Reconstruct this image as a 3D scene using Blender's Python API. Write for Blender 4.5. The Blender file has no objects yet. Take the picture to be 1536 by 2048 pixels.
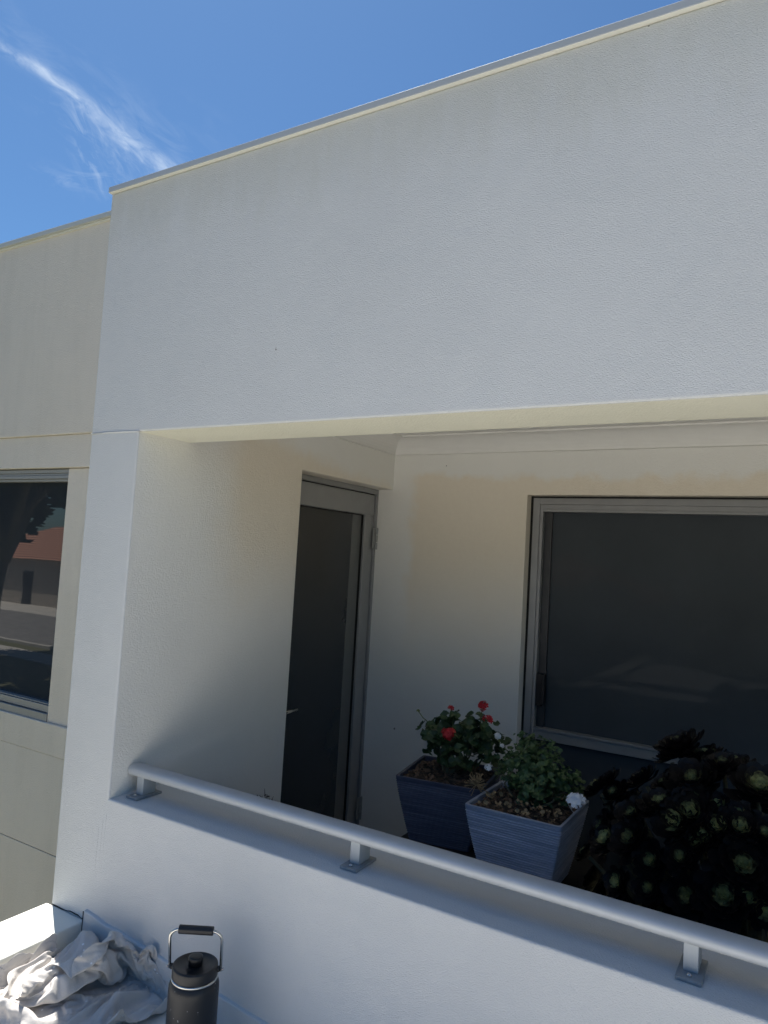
import bpy, bmesh, math, random
from mathutils import Vector, Matrix, noise
R_ = math.radians
SC = bpy.context.scene
COL = SC.collection

# ------------------------------------------------------------------ camera
def make_camera():
    yaw, pitch, roll = R_(31.057), R_(3.683), R_(3.3586)
    F = Vector((-math.sin(yaw)*math.cos(pitch), math.cos(yaw)*math.cos(pitch), math.sin(pitch)))
    R = Vector((math.cos(yaw), math.sin(yaw), 0)); U = R.cross(F)
    R2 = R*math.cos(roll) + U*math.sin(roll); U2 = -R*math.sin(roll) + U*math.cos(roll)
    cam = bpy.data.cameras.new("camera"); co = bpy.data.objects.new("camera", cam)
    COL.objects.link(co); SC.camera = co
    co.matrix_world = Matrix(((R2.x, U2.x, -F.x, 0), (R2.y, U2.y, -F.y, 0), (R2.z, U2.z, -F.z, 0), (0, 0, 0, 1)))
    cam.sensor_fit = 'VERTICAL'; cam.sensor_height = 24; cam.lens = 24*1437.74/2048
    cam.clip_start = 0.05; cam.clip_end = 3000
    return R2, U2, F
CR, CU, CF = make_camera()
def pixray(x, y):                       # direction of the sky features seen in the photo
    return (CF + CR*((x-768)/1437.74) - CU*((y-1024)/1437.74)).normalized()

# ------------------------------------------------------------------ sun, sky, exposure
SUN_EL = R_(67)
SUN_H = Vector((-.844, .536, 0))
SUN = Vector((SUN_H.x*math.cos(SUN_EL), SUN_H.y*math.cos(SUN_EL), math.sin(SUN_EL)))
def make_light():
    l = bpy.data.lights.new("sun", 'SUN'); l.energy = 5.0; l.angle = R_(.53); l.color = (1, .955, .88)
    o = bpy.data.objects.new("sun", l); COL.objects.link(o); o.location = (0, 0, 10)
    o.rotation_euler = (-SUN).to_track_quat('-Z', 'Y').to_euler()
    w = bpy.data.worlds.new("World"); SC.world = w; w.use_nodes = True
    nt = w.node_tree; N = nt.nodes; L = nt.links; N.clear()
    out = N.new('ShaderNodeOutputWorld'); bg = N.new('ShaderNodeBackground'); sky = N.new('ShaderNodeTexSky')
    sky.sky_type = 'NISHITA'; sky.sun_disc = False; sky.sun_elevation = SUN_EL
    sky.sun_rotation = math.atan2(SUN_H.x, SUN_H.y); sky.altitude = 100; sky.air_density = 1.0; sky.dust_density = .6; sky.ozone_density = 1.6
    bg.inputs[1].default_value = SKY_STRENGTH
    # wisps of cirrus laid along an arc of the sky, in world directions
    tc = N.new('ShaderNodeTexCoord')
    def streak(a, b, width, scale, thr, gain, seed, taper=.25, skew=0.):
        A, B = pixray(*a), pixray(*b)
        t = (B-A).normalized(); m = (A+B).normalized(); n = m.cross(t).normalized(); half = (B-A).length/2
        def dot(v):
            d = N.new('ShaderNodeVectorMath'); d.operation = 'DOT_PRODUCT'
            L.new(tc.outputs['Generated'], d.inputs[0]); d.inputs[1].default_value = v; return d.outputs['Value']
        def mth(op, x, y=None, clamp=False):
            k = N.new('ShaderNodeMath'); k.operation = op; k.use_clamp = clamp
            for i, q in enumerate((x, y)):
                if q is None: continue
                if isinstance(q, (int, float)): k.inputs[i].default_value = q
                else: L.new(q, k.inputs[i])
            return k.outputs[0]
        u, v, f = dot(t), dot(n), dot(m)
        comb = N.new('ShaderNodeCombineXYZ'); L.new(u, comb.inputs[0]); L.new(v, comb.inputs[1]); comb.inputs[2].default_value = seed
        mp = N.new('ShaderNodeMapping'); L.new(comb.outputs[0], mp.inputs[0]); mp.inputs['Scale'].default_value = (scale*.35, scale, 1)
        mp.inputs['Rotation'].default_value = (0, 0, skew)
        nz = N.new('ShaderNodeTexNoise'); L.new(mp.outputs[0], nz.inputs[0]); nz.inputs['Scale'].default_value = 1; nz.inputs['Detail'].default_value = 9
        nz.inputs['Roughness'].default_value = .62; nz.inputs['Distortion'].default_value = .8
        # wobble the centre line
        nz2 = N.new('ShaderNodeTexNoise'); L.new(comb.outputs[0], nz2.inputs[0]); nz2.inputs['Scale'].default_value = 9; nz2.inputs['Detail'].default_value = 4
        wob = mth('MULTIPLY', mth('SUBTRACT', nz2.outputs[0], .5), width*3.2)
        vv = mth('ADD', v, wob)
        uu = mth('DIVIDE', u, half)
        wid = mth('MULTIPLY', mth('ADD', 1.0, mth('MULTIPLY', uu, taper)), width)
        q = mth('DIVIDE', vv, wid); q = mth('MULTIPLY', q, q); g = mth('POWER', 2.718, mth('MULTIPLY', q, -1))
        e = mth('SUBTRACT', 1.0, mth('POWER', mth('ABSOLUTE', uu), 6), True)
        front = mth('GREATER_THAN', f, 0)
        n1 = mth('MULTIPLY', mth('SUBTRACT', nz.outputs[0], thr), gain, True)
        return mth('MULTIPLY', mth('MULTIPLY', g, e), mth('MULTIPLY', n1, front), True)
    def add(x, y):
        k = N.new('ShaderNodeMath'); k.operation = 'ADD'; k.use_clamp = True; L.new(x, k.inputs[0]); L.new(y, k.inputs[1]); return k.outputs[0]
    c = streak((-40, 60), (400, 380), .0095, 70, .32, 2.2, 3.1, taper=.5)
    c = add(c, streak((-60, 30), (440, 400), .035, 42, .46, .7, 7.7, taper=.3, skew=.3))
    c = add(c, streak((130, 190), (240, 390), .018, 70, .50, 1.8, 1.7, skew=.2))
    c = add(c, streak((50, 345), (260, 372), .011, 60, .48, 1.3, 5.5))
    c = add(c, streak((190, 200), (300, 400), .026, 70, .50, 1.3, 9.2, skew=-.2))
    tint = N.new('ShaderNodeMix'); tint.data_type = 'RGBA'; tint.blend_type = 'MULTIPLY'; tint.inputs[0].default_value = 1
    L.new(sky.outputs[0], tint.inputs[6]); tint.inputs[7].default_value = SKY_TINT
    mix = N.new('ShaderNodeMix'); mix.data_type = 'RGBA'
    cm = N.new('ShaderNodeMath'); cm.operation = 'MULTIPLY'; cm.inputs[1].default_value = .85; L.new(c, cm.inputs[0])
    L.new(cm.outputs[0], mix.inputs[0]); L.new(tint.outputs[2], mix.inputs[6]); mix.inputs[7].default_value = CLOUD_COL
    L.new(mix.outputs[2], bg.inputs[0]); L.new(bg.outputs[0], out.inputs[0])
    vs = SC.view_settings; vs.view_transform = 'Standard'; vs.look = 'None'; vs.exposure = EXPOSURE; vs.gamma = 1; vs.use_curve_mapping = False
SKY_STRENGTH = .056
SKY_TINT = (.57, .86, 1.10, 1)
CLOUD_COL = (6.6, 7.8, 9.5, 1)
EXPOSURE = 0.92
make_light()
try:
    SC.cycles.max_bounces = 10; SC.cycles.diffuse_bounces = 6; SC.cycles.caustics_reflective = False
    SC.cycles.use_adaptive_sampling = False; SC.cycles.use_denoising = True
except Exception: pass

# ------------------------------------------------------------------ helpers
def node_mat(name):
    m = bpy.data.materials.new(name); m.use_nodes = True
    nt = m.node_tree; b = nt.nodes['Principled BSDF']
    return m, nt, b
def ramp(nt, fac, stops):
    r = nt.nodes.new('ShaderNodeValToRGB'); e = r.color_ramp.elements
    while len(e) < len(stops): e.new(.5)
    for k, (p, c) in enumerate(stops): e[k].position = p; e[k].color = (*c, 1) if len(c) == 3 else c
    nt.links.new(fac, r.inputs[0]); return r.outputs[0]
def tex_noise(nt, vec, scale, detail=4, rough=.5, dist=0, vscale=None):
    if vscale:
        mp = nt.nodes.new('ShaderNodeMapping'); mp.inputs['Scale'].default_value = vscale; nt.links.new(vec, mp.inputs[0]); vec = mp.outputs[0]
    n = nt.nodes.new('ShaderNodeTexNoise'); nt.links.new(vec, n.inputs[0]); n.inputs['Scale'].default_value = scale
    n.inputs['Detail'].default_value = detail; n.inputs['Roughness'].default_value = rough; n.inputs['Distortion'].default_value = dist
    return n.outputs[0]
def position(nt):
    g = nt.nodes.new('ShaderNodeNewGeometry'); return g.outputs['Position']
def math_(nt, op, a, b=None, c=None, clamp=False):
    k = nt.nodes.new('ShaderNodeMath'); k.operation = op; k.use_clamp = clamp
    for i, q in enumerate((a, b, c)):
        if q is None: continue
        if isinstance(q, (int, float)): k.inputs[i].default_value = q
        else: nt.links.new(q, k.inputs[i])
    return k.outputs[0]
def mixc(nt, fac, a, b, mode='MIX'):
    m = nt.nodes.new('ShaderNodeMix'); m.data_type = 'RGBA'; m.blend_type = mode
    for i, q in ((0, fac), (6, a), (7, b)):
        if isinstance(q, (int, float)): m.inputs[i].default_value = q
        elif isinstance(q, tuple): m.inputs[i].default_value = (*q, 1) if len(q) == 3 else q
        else: nt.links.new(q, m.inputs[i])
    return m.outputs[2]
def bump(nt, h, strength, dist, b, prev=None):
    n = nt.nodes.new('ShaderNodeBump'); n.inputs['Strength'].default_value = strength; n.inputs['Distance'].default_value = dist
    nt.links.new(h, n.inputs['Height'])
    if prev is not None: nt.links.new(prev, n.inputs['Normal'])
    if b is not None: nt.links.new(n.outputs[0], b.inputs['Normal'])
    return n.outputs[0]

def simple(name, col, rough=.5, metal=0, var=.12, nscale=30, bump_s=0, bump_d=.001, spec=.5):
    m, nt, b = node_mat(name); p = position(nt)
    n = tex_noise(nt, p, nscale, 5, .6)
    lo = tuple(c*(1-var) for c in col); hi = tuple(min(1, c*(1+var)) for c in col)
    nt.links.new(ramp(nt, n, [(.3, lo), (.7, hi)]), b.inputs['Base Color'])
    b.inputs['Roughness'].default_value = rough; b.inputs['Metallic'].default_value = metal; b.inputs['Specular IOR Level'].default_value = spec
    if bump_s: bump(nt, n, bump_s, bump_d, b)
    return m

def stucco(name, col, kind='plain', grain=150, gs=.5, gd=.0022, var=.035):
    """rendered wall: fine float-finish grain, faint roller and trowel variation, odd specks of dirt"""
    m, nt, b = node_mat(name); p = position(nt)
    big = tex_noise(nt, p, 1.3, 4, .6)
    mid = tex_noise(nt, p, 9, 4, .6)
    base = mixc(nt, ramp(nt, big, [(.3, (0,)*3), (.7, (1,)*3)]), tuple(c*(1-var) for c in col), tuple(c*(1+var) for c in col))
    base = mixc(nt, .5, base, mixc(nt, mid, tuple(c*(1-var*1.2) for c in col), tuple(c*(1+var*1.2) for c in col)))
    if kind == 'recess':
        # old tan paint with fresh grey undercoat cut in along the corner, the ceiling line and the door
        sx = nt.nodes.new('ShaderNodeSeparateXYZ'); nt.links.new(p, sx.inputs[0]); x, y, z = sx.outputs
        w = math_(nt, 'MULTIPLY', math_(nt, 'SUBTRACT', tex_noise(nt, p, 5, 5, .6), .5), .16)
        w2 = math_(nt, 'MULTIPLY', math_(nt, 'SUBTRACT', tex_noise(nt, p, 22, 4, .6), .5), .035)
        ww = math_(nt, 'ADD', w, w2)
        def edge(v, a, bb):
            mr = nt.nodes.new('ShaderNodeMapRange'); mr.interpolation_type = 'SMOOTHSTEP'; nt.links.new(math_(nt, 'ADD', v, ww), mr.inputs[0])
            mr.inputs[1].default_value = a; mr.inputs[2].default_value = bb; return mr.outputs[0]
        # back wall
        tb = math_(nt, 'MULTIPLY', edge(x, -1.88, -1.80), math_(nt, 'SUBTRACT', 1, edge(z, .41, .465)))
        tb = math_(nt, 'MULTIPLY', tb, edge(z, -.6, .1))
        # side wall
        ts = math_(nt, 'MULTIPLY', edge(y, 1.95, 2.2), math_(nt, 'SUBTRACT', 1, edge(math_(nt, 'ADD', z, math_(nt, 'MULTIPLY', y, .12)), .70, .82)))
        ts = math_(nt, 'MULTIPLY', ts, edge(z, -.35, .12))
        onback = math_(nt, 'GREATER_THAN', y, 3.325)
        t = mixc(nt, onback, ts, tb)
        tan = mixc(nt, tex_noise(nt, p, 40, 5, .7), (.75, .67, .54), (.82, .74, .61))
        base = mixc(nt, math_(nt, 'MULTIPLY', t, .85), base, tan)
    if kind == 'drip':
        sx = nt.nodes.new('ShaderNodeSeparateXYZ'); nt.links.new(p, sx.inputs[0])
        mr = nt.nodes.new('ShaderNodeMapRange'); nt.links.new(math_(nt, 'ADD', sx.outputs[2], math_(nt, 'MULTIPLY', tex_noise(nt, p, 5, 6, .7, 0, (2.2, 1, .5)), .42)), mr.inputs[0])
        mr.inputs[1].default_value = 1.16; mr.inputs[2].default_value = 1.52; mr.interpolation_type = 'SMOOTHSTEP'
        base = mixc(nt, math_(nt, 'MULTIPLY', mr.outputs[0], .40), base, (.50, .49, .40))
        low = tex_noise(nt, p, 3.5, 6, .7, .4, (1, 1, 2.2))
        base = mixc(nt, ramp(nt, low, [(.52, (0,)*3), (.72, (.16,)*3)]), base, (.52, .56, .58))
    if kind == 'stain':
        sx = nt.nodes.new('ShaderNodeSeparateXYZ'); nt.links.new(p, sx.inputs[0])
        st = tex_noise(nt, p, 2.5, 6, .65, 0, (3.0, 3.0, .5))
        base = mixc(nt, ramp(nt, st, [(.45, (0,)*3), (.75, (.22,)*3)]), base, (.50, .46, .38))
    spk = tex_noise(nt, p, 38, 1, .3)
    base = mixc(nt, ramp(nt, spk, [(.86, (0,)*3), (.875, (.8,)*3)]), base, (.12, .11, .10))
    nt.links.new(base, b.inputs['Base Color']); b.inputs['Roughness'].default_value = .62; b.inputs['Specular IOR Level'].default_value = .3
    g1 = tex_noise(nt, p, grain, 3, .55, .3, (1, 1, 1.35)); g2 = tex_noise(nt, p, grain*.33, 3, .5)
    h = math_(nt, 'ADD', ramp(nt, g1, [(.36, (0,)*3), (.62, (1,)*3)]), math_(nt, 'MULTIPLY', g2, .8))
    n1 = bump(nt, h, gs, gd, None)
    bump(nt, tex_noise(nt, p, 4, 3, .5), .25, .012, b, n1)
    return m

MAT = {}
MAT['fresh'] = stucco('fresh_white_render', (.655, .662, .662), 'drip', grain=250, gs=.5, gd=.0018, var=.05)
MAT['beige'] = stucco('old_beige_render', (.75, .69, .60), 'stain')
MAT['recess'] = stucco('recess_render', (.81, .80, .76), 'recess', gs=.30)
MAT['soffit'] = stucco('soffit_render', (.82, .80, .66), gs=.4)
MAT['cap'] = simple('painted_metal_cap', (.40, .43, .46), .4, 0, .03, 8)
MAT['coping'] = simple('beige_metal_coping', (.52, .53, .50), .4, 0, .04, 8)
MAT['plaster'] = simple('ceiling_plaster', (.78, .77, .74), .7, 0, .02, 12, .1)
MAT['strip'] = simple('cap_underside_paint', (.72, .715, .66), .6, 0, .03, 8)
MAT['curb'] = stucco('curb_render', (.74, .74, .68), grain=90, gs=.3)
MAT['alu'] = simple('grey_aluminium_frame', (.31, .315, .32), .38, .25, .05, 15)
MAT['alu_dark'] = simple('dark_aluminium', (.05, .052, .056), .4, .3, .06, 15)
MAT['alu_pale'] = simple('pale_aluminium_frame', (.34, .345, .34), .38, .2, .05, 15)
MAT['steel'] = simple('brushed_steel', (.62, .60, .56), .22, 1, .05, 60)
MAT['black'] = simple('black_plastic', (.012, .012, .014), .42, 0, .2, 80)
MAT['rubber'] = simple('seal_rubber', (.006, .006, .006), .7)
MAT['rail'] = simple('silver_grey_powder_coat', (.50, .525, .55), .50, .25, .04, 14)
MAT['post'] = simple('post_powder_coat', (.42, .45, .47), .42, .1, .03, 10)
MAT['plate'] = simple('plate_powder_coat', (.29, .31, .325), .5, .1, .12, 60, .2)
MAT['tile'] = simple('balcony_tile', (.05, .048, .045), .6, 0, .2, 10)

def glass(name, col, rough=.015, spec=.5, wobble=.0):
    m, nt, b = node_mat(name); p = position(nt)
    nt.links.new(mixc(nt, tex_noise(nt, p, 3, 4, .6), tuple(c*.8 for c in col), tuple(c*1.2 for c in col)), b.inputs['Base Color'])
    b.inputs['Roughness'].default_value = rough; b.inputs['Specular IOR Level'].default_value = spec; b.inputs['IOR'].default_value = 1.5
    if wobble: bump(nt, tex_noise(nt, p, 1.6, 2, .5), wobble, .01, b)
    return m
MAT['glass'] = glass('tinted_window_glass', (.068, .077, .086), .03, .03, .03)
MAT['glass_wing'] = glass('tinted_wing_glass', (.032, .038, .046), .014, .65, .09)
MAT['glass_door'] = glass('dark_door_glass', (.028, .032, .036), .03, .6)

def new_bm(): return bmesh.new()
def add_box(bm, a, b, mi=0):
    x0, y0, z0 = a; x1, y1, z1 = b
    v = [bm.verts.new(q) for q in ((x0,y0,z0),(x1,y0,z0),(x1,y1,z0),(x0,y1,z0),(x0,y0,z1),(x1,y0,z1),(x1,y1,z1),(x0,y1,z1))]
    for f in ((3,2,1,0),(4,5,6,7),(0,1,5,4),(1,2,6,5),(2,3,7,6),(3,0,4,7)):
        fc = bm.faces.new([v[i] for i in f]); fc.material_index = mi
    return bm
def box(a, b, bm=None): return add_box(bm or new_bm(), a, b)
def prism(pts, axis, lo, hi, bm=None):
    """polygon (in the two remaining axes, in order) extruded along an axis"""
    bm = bm or new_bm()
    def mk(p, t):
        q = list(p); q.insert(axis, t); return q
    A = [bm.verts.new(mk(p, lo)) for p in pts]; B = [bm.verts.new(mk(p, hi)) for p in pts]; n = len(pts)
    bm.faces.new(A); bm.faces.new(B[::-1])
    for i in range(n): bm.faces.new((A[i], B[i], B[(i+1) % n], A[(i+1) % n]))
    bmesh.ops.recalc_face_normals(bm, faces=bm.faces[:])
    return bm
def add_tube(bm, pts, rad, seg=12, cap=True, ry=None):
    """tube through points, rad number or list"""
    pts = [Vector(p) for p in pts]; n = len(pts)
    rads = rad if isinstance(rad, (list, tuple)) else [rad]*n
    rings = []; up = None
    for i, p in enumerate(pts):
        t = (pts[min(i+1, n-1)]-pts[max(i-1, 0)]).normalized()
        if up is None:
            up = Vector((0, 0, 1)) if abs(t.z) < .9 else Vector((1, 0, 0))
        s = t.cross(up).normalized(); up = s.cross(t).normalized()
        ring = []
        for k in range(seg):
            a = 2*math.pi*k/seg
            ring.append(bm.verts.new(p + s*math.cos(a)*rads[i] + up*math.sin(a)*(ry if ry else rads[i])))
        rings.append(ring)
    for i in range(n-1):
        for k in range(seg):
            bm.faces.new((rings[i][k], rings[i][(k+1) % seg], rings[i+1][(k+1) % seg], rings[i+1][k]))
    if cap:
        bm.faces.new(rings[0][::-1]); bm.faces.new(rings[-1])
    return bm
def lathe(profile, cx, cy, seg=64, bm=None):
    bm = bm or new_bm(); rings = []
    for r, z in profile:
        rings.append([bm.verts.new((cx+r*math.cos(2*math.pi*k/seg), cy+r*math.sin(2*math.pi*k/seg), z)) for k in range(seg)])
    for i in range(len(rings)-1):
        for k in range(seg):
            bm.faces.new((rings[i][k], rings[i][(k+1) % seg], rings[i+1][(k+1) % seg], rings[i+1][k]))
    bm.faces.new(rings[0][::-1]); bm.faces.new(rings[-1])
    return bm

def bevel_edges(bm, pred, w, segs=3):
    es = [e for e in bm.edges if pred(e.verts[0].co, e.verts[1].co) and len(e.link_faces) == 2 and e.link_faces[0].normal.angle(e.link_faces[1].normal) > .5]
    bmesh.ops.bevel(bm, geom=es, offset=w, offset_type='OFFSET', segments=segs, profile=.5, affect='EDGES', clamp_overlap=True)
def obj(name, bm, mat, parent=None, smooth=False, bevel=0, segs=2, label=None, angle=35):
    me = bpy.data.meshes.new(name); bm.normal_update(); bm.to_mesh(me); bm.free()
    o = bpy.data.objects.new(name, me); COL.objects.link(o)
    for m in (mat if isinstance(mat, (list, tuple)) else [mat]): me.materials.append(m)
    if parent is not None:
        o.parent = parent
        top = parent
        off = Vector((0, 0, 0))
        while top is not None: off += top.location; top = top.parent
        o.location = -off if parent.parent is None else (0, 0, 0)
        # children of parts keep world coordinates because every part sits at the world origin
        if parent.parent is not None: o.location = (0, 0, 0)
    if bevel:
        b = o.modifiers.new('bevel', 'BEVEL'); b.width = bevel; b.segments = segs; b.limit_method = 'ANGLE'; b.angle_limit = R_(angle); b.harden_normals = False
    if smooth:
        for p in me.polygons: p.use_smooth = True
    if label: o['label'] = label
    return o
def thing(name, label, cat, loc, group=None):
    o = bpy.data.objects.new(name, None); COL.objects.link(o); o.empty_display_size = .1
    o.location = loc; o['label'] = label; o['category'] = cat
    if group: o['group'] = group
    return o
def tag(o, label, cat, group=None):
    o['label'] = label; o['category'] = cat
    if group: o['group'] = group
    return o
def struct(name, bm, mat, **k):
    o = obj(name, bm, mat, **k); o['kind'] = 'structure'; return o

# ------------------------------------------------------------------ setting out (metres; facade plane y = 1.62, eye at z = 0)
FY = 1.62; XL = -2.20; XO = -1.956; XR = 3.4
ZT = 1.253; ZLINT = .377; ZSILL = -.832; BEAM = .23
YB = 3.33; ZFLOOR = -1.73; ZCEIL = .647
GROUND = -4.4
WY = 2.32                                   # wing wall plane
def deck_z(x): return -1.300 - .096*(x+2.02)

# ------------------------------------------------------------------ house block
house = thing('house', 'pale rendered house block with balcony recess, parapet and shaded flat facade', 'house', (.6, 2.5, GROUND))
bm = prism([(XL, -2.3), (XR, -2.3), (XR, ZSILL), (XO, ZSILL), (XO, ZLINT), (XR, ZLINT), (XR, ZT), (XL, ZT)], 1, FY, FY+BEAM)
for f in bm.faces:
    c = f.calc_center_median(); n = f.normal
    if n.y < -.5: f.material_index = 0
    elif n.z > .5 and abs(c.z-ZSILL) < .02: f.material_index = 0
    elif n.z < -.5 and abs(c.z-ZLINT) < .02: f.material_index = 2
    elif n.x > .5 and c.z < ZLINT: f.material_index = 1
    elif n.x < -.5: f.material_index = 0
    else: f.material_index = 3
eq = lambda a, b: abs(a-b) < 1e-4
bevel_edges(bm, lambda a, b: (eq(a.y, FY) and eq(b.y, FY)) or (eq(a.z, b.z) and (eq(a.z, ZSILL) or eq(a.z, ZLINT)) and not eq(a.y, b.y) and a.x > XO+.01), .006)
facade = obj('facade_wall', bm, [MAT['fresh'], MAT['recess'], MAT['soffit'], MAT['beige']], house)
facade['label'] = 'freshly painted white textured render facade with open balcony'
# joint in the render at lintel height on the pier, and trowel ridges under the sill
bm = new_bm(); add_tube(bm, [(XL+.002, FY-.0005, ZLINT+.001), (-2.1, FY-.0005, ZLINT+.003), (XO+.004, FY-.0005, ZLINT+.001)], .0028, 8)
obj('render_joint', bm, MAT['fresh'], house, smooth=True)
bm = new_bm()
for k, (x, z0, z1) in enumerate(((-1.975, -1.12, -.90), (-1.992, -1.15, -.93), (-1.960, -1.06, -.88))):
    add_tube(bm, [(x, FY+.0004, z0), (x-.002, FY+.0002, (z0+z1)/2), (x+.001, FY+.0004, z1)], .0006, 6)
obj('trowel_ridge', bm, MAT['fresh'], house, smooth=True)
# left side wall of the recess with the doorway
DZ = .37; DY0 = 2.529
bm = prism([(FY+BEAM, -2.3), (DY0, -2.3), (DY0, DZ), (YB, DZ), (YB, 1.10), (FY+BEAM, 1.10)], 0, XL, XO)
bevel_edges(bm, lambda a, b: eq(a.x, XO) and eq(b.x, XO) and ((eq(a.y, DY0) and eq(b.y, DY0)) or (eq(a.z, DZ) and eq(b.z, DZ))), .005)
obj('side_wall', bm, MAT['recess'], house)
# back wall with the window opening
WX0, WX1, WZ0, WZ1 = -1.20, 1.35, -1.62, .347
bm = new_bm()
for a, b in (((-2.6, YB, -2.3), (WX0, YB+.24, 1.10)), ((WX1, YB, -2.3), (XR, YB+.24, 1.10))): pass
bm = prism([(-2.6, -2.3), (WX0, -2.3), (WX0, WZ1), (WX1, WZ1), (WX1, -2.3), (XR, -2.3), (XR, 1.10), (-2.6, 1.10)], 1, YB, YB+.24)
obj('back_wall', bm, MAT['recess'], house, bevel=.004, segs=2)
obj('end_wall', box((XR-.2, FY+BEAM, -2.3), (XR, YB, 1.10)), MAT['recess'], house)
obj('balcony_floor', box((XO, FY+BEAM, ZFLOOR-.15), (XR-.2, YB, ZFLOOR)), MAT['tile'], house)
obj('balcony_ceiling', box((XO, FY+BEAM, ZCEIL), (XR-.2, YB, ZCEIL+.1)), MAT['plaster'], house)
# coved cornice
def cove(n=9):
    h = .090; pts = [(0, 0)]
    for k in range(n):
        a = math.pi/2*k/(n-1)
        pts.append((.006 + .078*(1-math.cos(a)) if k else .006, .004 + .078*math.sin(a)))
    pts += [(.090, .083), (.090, h)]
    pts.append((0, h)); return pts
cv = cove()
bm = new_bm()
def cornice_loop(bm):
    z0 = ZCEIL-.090; prof = cv[1:-1]; prof = [(.012, 0.0)] + prof
    rows = []
    for o, h in prof:
        rows.append([(XO+.0005+o, FY+BEAM+.0005+o, z0+h), (XO+.0005+o, YB-.0005-o, z0+h), (XR-.2-o, YB-.0005-o, z0+h), (XR-.2-o, FY+BEAM+.0005+o, z0+h)])
    vs = [[bm.verts.new(p) for p in r] for r in rows]
    base = [bm.verts.new(p) for p in ((XO, FY+BEAM, z0), (XO, YB, z0), (XR-.2, YB, z0), (XR-.2, FY+BEAM, z0))]
    allr = [base]+vs
    for i in range(len(allr)-1):
        for k in range(4):
            bm.faces.new((allr[i][k], allr[i][(k+1) % 4], allr[i+1][(k+1) % 4], allr[i+1][k]))
    bmesh.ops.recalc_face_normals(bm, faces=bm.faces[:])
cornice_loop(bm)
cor = obj('cornice', bm, MAT['plaster'], house)
# parapet cap
bm = box((XL-.004, FY-.0125, ZT+.0005), (XR, FY+BEAM+.02, ZT+.0215))
for f in bm.faces:
    if f.normal.z < -.5 or f.calc_center_median().z < ZT+.002: f.material_index = 1
obj('parapet_cap', bm, [MAT['cap'], MAT['strip']], house, bevel=.0022, segs=3)
# side return of the block, roof, rooms behind
obj('side_parapet', box((XL, FY+BEAM, 1.10), (XO, 6.5, ZT)), MAT['beige'], house)
obj('roof', box((XO, FY+BEAM, 1.0999), (XR, 6.5, 1.16)), MAT['cap'], house)
obj('rear_wall', box((-2.6, YB+.8, -2.3), (XR, 6.5, 1.099)), MAT['beige'], house)
# base flashing falling with the roof
xs = [-2.017, XR]
bm = new_bm()
pr = [(-2.017, -1.199), (-1.93, -1.2085), (-1.87, -1.213), (XR, -1.199-.096*(XR+2.019))]
n = 60
ring = []
for k in range(n+1):
    x = -2.017 + (2.017+1.0)*k/n if k < n else XR
    zt = -1.199-.096*(x+2.019) + .0016*noise.noise(Vector((x*14, 0, 3))) - (.004 if k == 2 else 0)
    yo = FY-.011 + .0015*noise.noise(Vector((x*9, 2, 0)))
    ring.append([bm.verts.new(q) for q in ((x, FY+.004, zt+.003), (x, yo+.002, zt), (x, yo, zt-.003), (x, yo-.004, deck_z(x)-.02), (x, FY+.004, deck_z(x)-.02))])
for i in range(n):
    for k in range(4): bm.faces.new((ring[i][k], ring[i][k+1], ring[i+1][k+1], ring[i+1][k]))
bm.faces.new(ring[0][::-1]); bm.faces.new(ring[-1])
bmesh.ops.recalc_face_normals(bm, faces=bm.faces[:])
obj('base_flashing', bm, MAT['fresh'], house)
# dark ragged crack where the curb meets the wall
bm = new_bm(); rg = random.Random(4); P = []
for k in range(14):
    t = k/13; P.append((-2.195+.178*t, FY-.001, -1.2325+.002*rg.random()+(.0035 if 6 < k < 11 else 0)))
add_tube(bm, P, [.0008+.0012*rg.random() for _ in P], 6); add_tube(bm, [(-2.0185, FY-.012, -1.29), (-2.0185, FY-.012, -1.20)], .0016, 6)
obj('base_crack', bm, MAT['rubber'], house)

# ---- door in the side wall
door = obj('door', box((-2.100, 2.50, -1.70), (-2.094, 3.325, .30)), MAT['alu_dark'], house)
door['label'] = 'grey aluminium door with dark full glass pane, shut'
XF = -2.045
bm = new_bm()
add_box(bm, (XF-.055, 2.44, .3435), (XF, 3.3295, .3695)); add_box(bm, (XF-.055, 3.313, -1.73), (XF, 3.3295, .3435)); add_box(bm, (XF-.055, 2.44, -1.73), (XF, 2.458, .3435))
obj('frame', bm, MAT['alu'], door, bevel=.0012)
bm = new_bm(); xl = XF-.010
add_box(bm, (xl-.04, 2.462, .226), (xl, 3.309, .339)); add_box(bm, (xl-.04, 3.225, -1.60), (xl, 3.309, .226))
add_box(bm, (xl-.04, 2.462, -1.60), (xl, 2.56, .226)); add_box(bm, (xl-.04, 2.462, -1.725), (xl, 3.309, -1.60))
obj('stile', bm, MAT['alu'], door, bevel=.004, segs=2)
bm = new_bm()
add_box(bm, (xl-.046, 3.309, -1.72), (xl-.006, 3.3125, .3425)); add_box(bm, (xl-.046, 2.459, .3392), (xl-.006, 3.3125, .3432))
add_box(bm, (xl-.03, 2.5605, .2212), (xl-.012, 3.2245, .2258)); add_box(bm, (xl-.03, 3.2208, -1.599), (xl-.012, 3.2247, .221))
obj('seal', bm, MAT['rubber'], door)
obj('glass', box((xl-.034, 2.55, -1.605), (xl-.024, 3.23, .23)), MAT['glass_door'], door)
MAT['grey_strip'] = simple('grey_glass_edge', (.15, .155, .155), .5, 0, .05, 12)
obj('glass_edge', box((xl-.0245, 3.135, -1.599), (xl-.0225, 3.2205, .2208)), MAT['grey_strip'], door)  # pale grey strip laid over the glass along the hinge stile
bm = new_bm(); hy, hz = 2.545, -.712
add_tube(bm, [(xl, hy, hz), (xl+.045, hy, hz)], .009, 12)
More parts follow.
